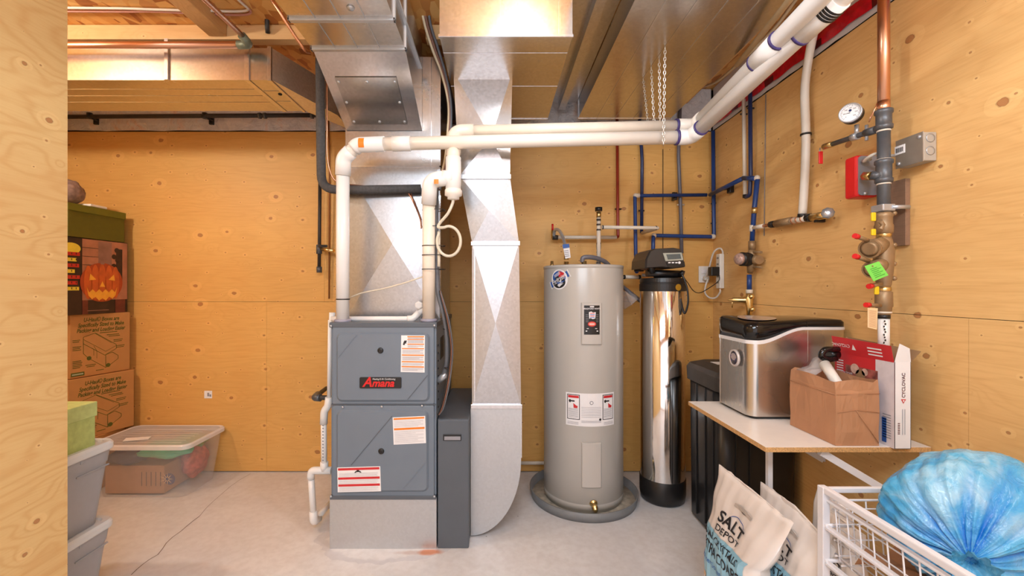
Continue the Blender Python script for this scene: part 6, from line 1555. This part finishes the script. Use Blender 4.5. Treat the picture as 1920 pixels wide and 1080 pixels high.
# clear tub in the corner
t = thing('clear_storage_tub', 'frosted clear tub with lid on the floor, filled with fabric and a carton', 'storage tub', (-2.25, 2.83, 0))
ty0, ty1, tx0, tx1, tz = 2.635, 3.035, -2.56, -1.915, .345
cx, cy = (tx0+tx1)/2, (ty0+ty1)/2
def trr(g, z, r=.05): return rrect(cx, cy, tx1-tx0-g, ty1-ty0-g, r, z, 8)
m = MB(); m.rings([trr(.10, .002), trr(.03, tz-.03)], cap=False, smooth=True); m.face(trr(.10, .002)[::-1]); obj('tub_wall', m, 'tub', t)
m = MB(); m.face(trr(.035, tz-.004)); obj('lid', m, 'tub_lid', t)
m = MB(); m.rings([trr(.025, tz-.035), trr(.0, tz-.03), trr(.0, tz-.008), trr(.012, tz), trr(.04, tz-.003)], cap=False, smooth=False); obj('rim', m, 'tub_rim', t)
m = MB()
for k in range(7): m.box(tx0+.08, tx1-.08, ty0+.06+k*.04, ty0+.062+k*.04, tz-.003, tz-.001)
obj('lid_ribs', m, 'tub_lid', t)
m = MB(); m.box(tx0+.07, tx1-.20, ty0+.075, ty1-.07, .012, .19, .003); 
mq = lambda u, v: Vector((tx0+.12+u, ty0+.0745, .06+v))
obj('inner_carton', m, simple('tub carton', srgb(170, 128, 96), .7), None)
o = bpy.data.objects['inner_carton']; tag(o, 'brown carton with dark print inside the clear tub', 'box')
m = MB()
for k in range(5): m.rect(mq, .18+k*.03, .186+k*.03, .0, .09, 0)
m.disc(mq, .36, .045, .036, 1, 18); 
for k in range(9): a = pi*k/4.5; m.poly(lambda u, v: mq(u, v)+Vector((0, -.0006, 0)), [(.34+.045*cos(a), .045+.045*sin(a)), (.345+.010*cos(a+.3), .045+.01*sin(a+.3)), (.345+.010*cos(a-.3), .045+.01*sin(a-.3))], 2)
obj('carton_print', m, [simple('carton grey print', srgb(90, 70, 58), .7), 'navy', simple('straw print', srgb(220, 180, 130), .6)], o, recalc=False)
def cloth(name, c, s, mat, lab, seed, cat='fabric'):
    m = MB(); b = bmesh.new(); bmesh.ops.create_icosphere(b, subdivisions=4, radius=1)
    for v in b.verts:
        k = 1+.22*mn.noise(v.co*1.8+Vector((seed, 0, 0)))+.08*mn.noise(v.co*6+Vector((seed, 1, 0)))
        p = Vector((c[0]+v.co.x*s[0]*k, c[1]+v.co.y*s[1]*k, c[2]+v.co.z*s[2]*k)); p.z = max(.012, min(p.z, tz-.014)); v.co = p
    m.merge(b, 0, True); o = obj(name, m, mat); tag(o, lab, cat)
cloth('folded_fabric', (-2.17, 2.80, .262), (.17, .11, .05), 'teal', 'teal green fabric showing near the top of the clear tub', 2)
cloth('folded_fabric', (-2.37, 2.755, .235), (.12, .085, .05), simple('navy fabric', srgb(44, 48, 72), .8, 0, .2), 'dark navy fabric inside the clear tub at left', 5)
cloth('folded_fabric', (-2.05, 2.90, .15), (.065, .10, .10), simple('red print fabric', srgb(190, 92, 76), .7, 0, .4, 26), 'red patterned item inside the clear tub at right', 8)
cloth('folded_fabric', (-2.10, 2.93, .27), (.10, .07, .05), simple('leaf green fabric', srgb(130, 160, 80), .8, 0, .3, 16), 'leaf green fabric at the back of the clear tub', 11)
m = MB(); m.prism([(-2.37, 2.70, tz+.001), (-2.24, 2.74, tz+.001), (-2.26, 2.79, tz+.001), (-2.40, 2.76, tz+.001)], (0, 0, .002)); o = obj('paper_sheet', m, 'paper_white'); tag(o, 'sheet of white paper on the clear tub lid', 'paper')
m = MB(); a, b = P(382.5, 747, 3.052), P(397, 733, 3.052); m.box(a.x, b.x, YB-.0025, YB-.0005, a.z, b.z); m.box(a.x+.022, a.x+.036, YB-.0032, YB-.0025, a.z+.014, a.z+.040, mi=1); m.box(a.x+.038, a.x+.05, YB-.0032, YB-.0025, a.z+.012, a.z+.028, mi=1)
o = obj('wall_sticker', m, ['paper_white', 'print_grey']); tag(o, 'small white sticker on the lower left back wall', 'sticker')
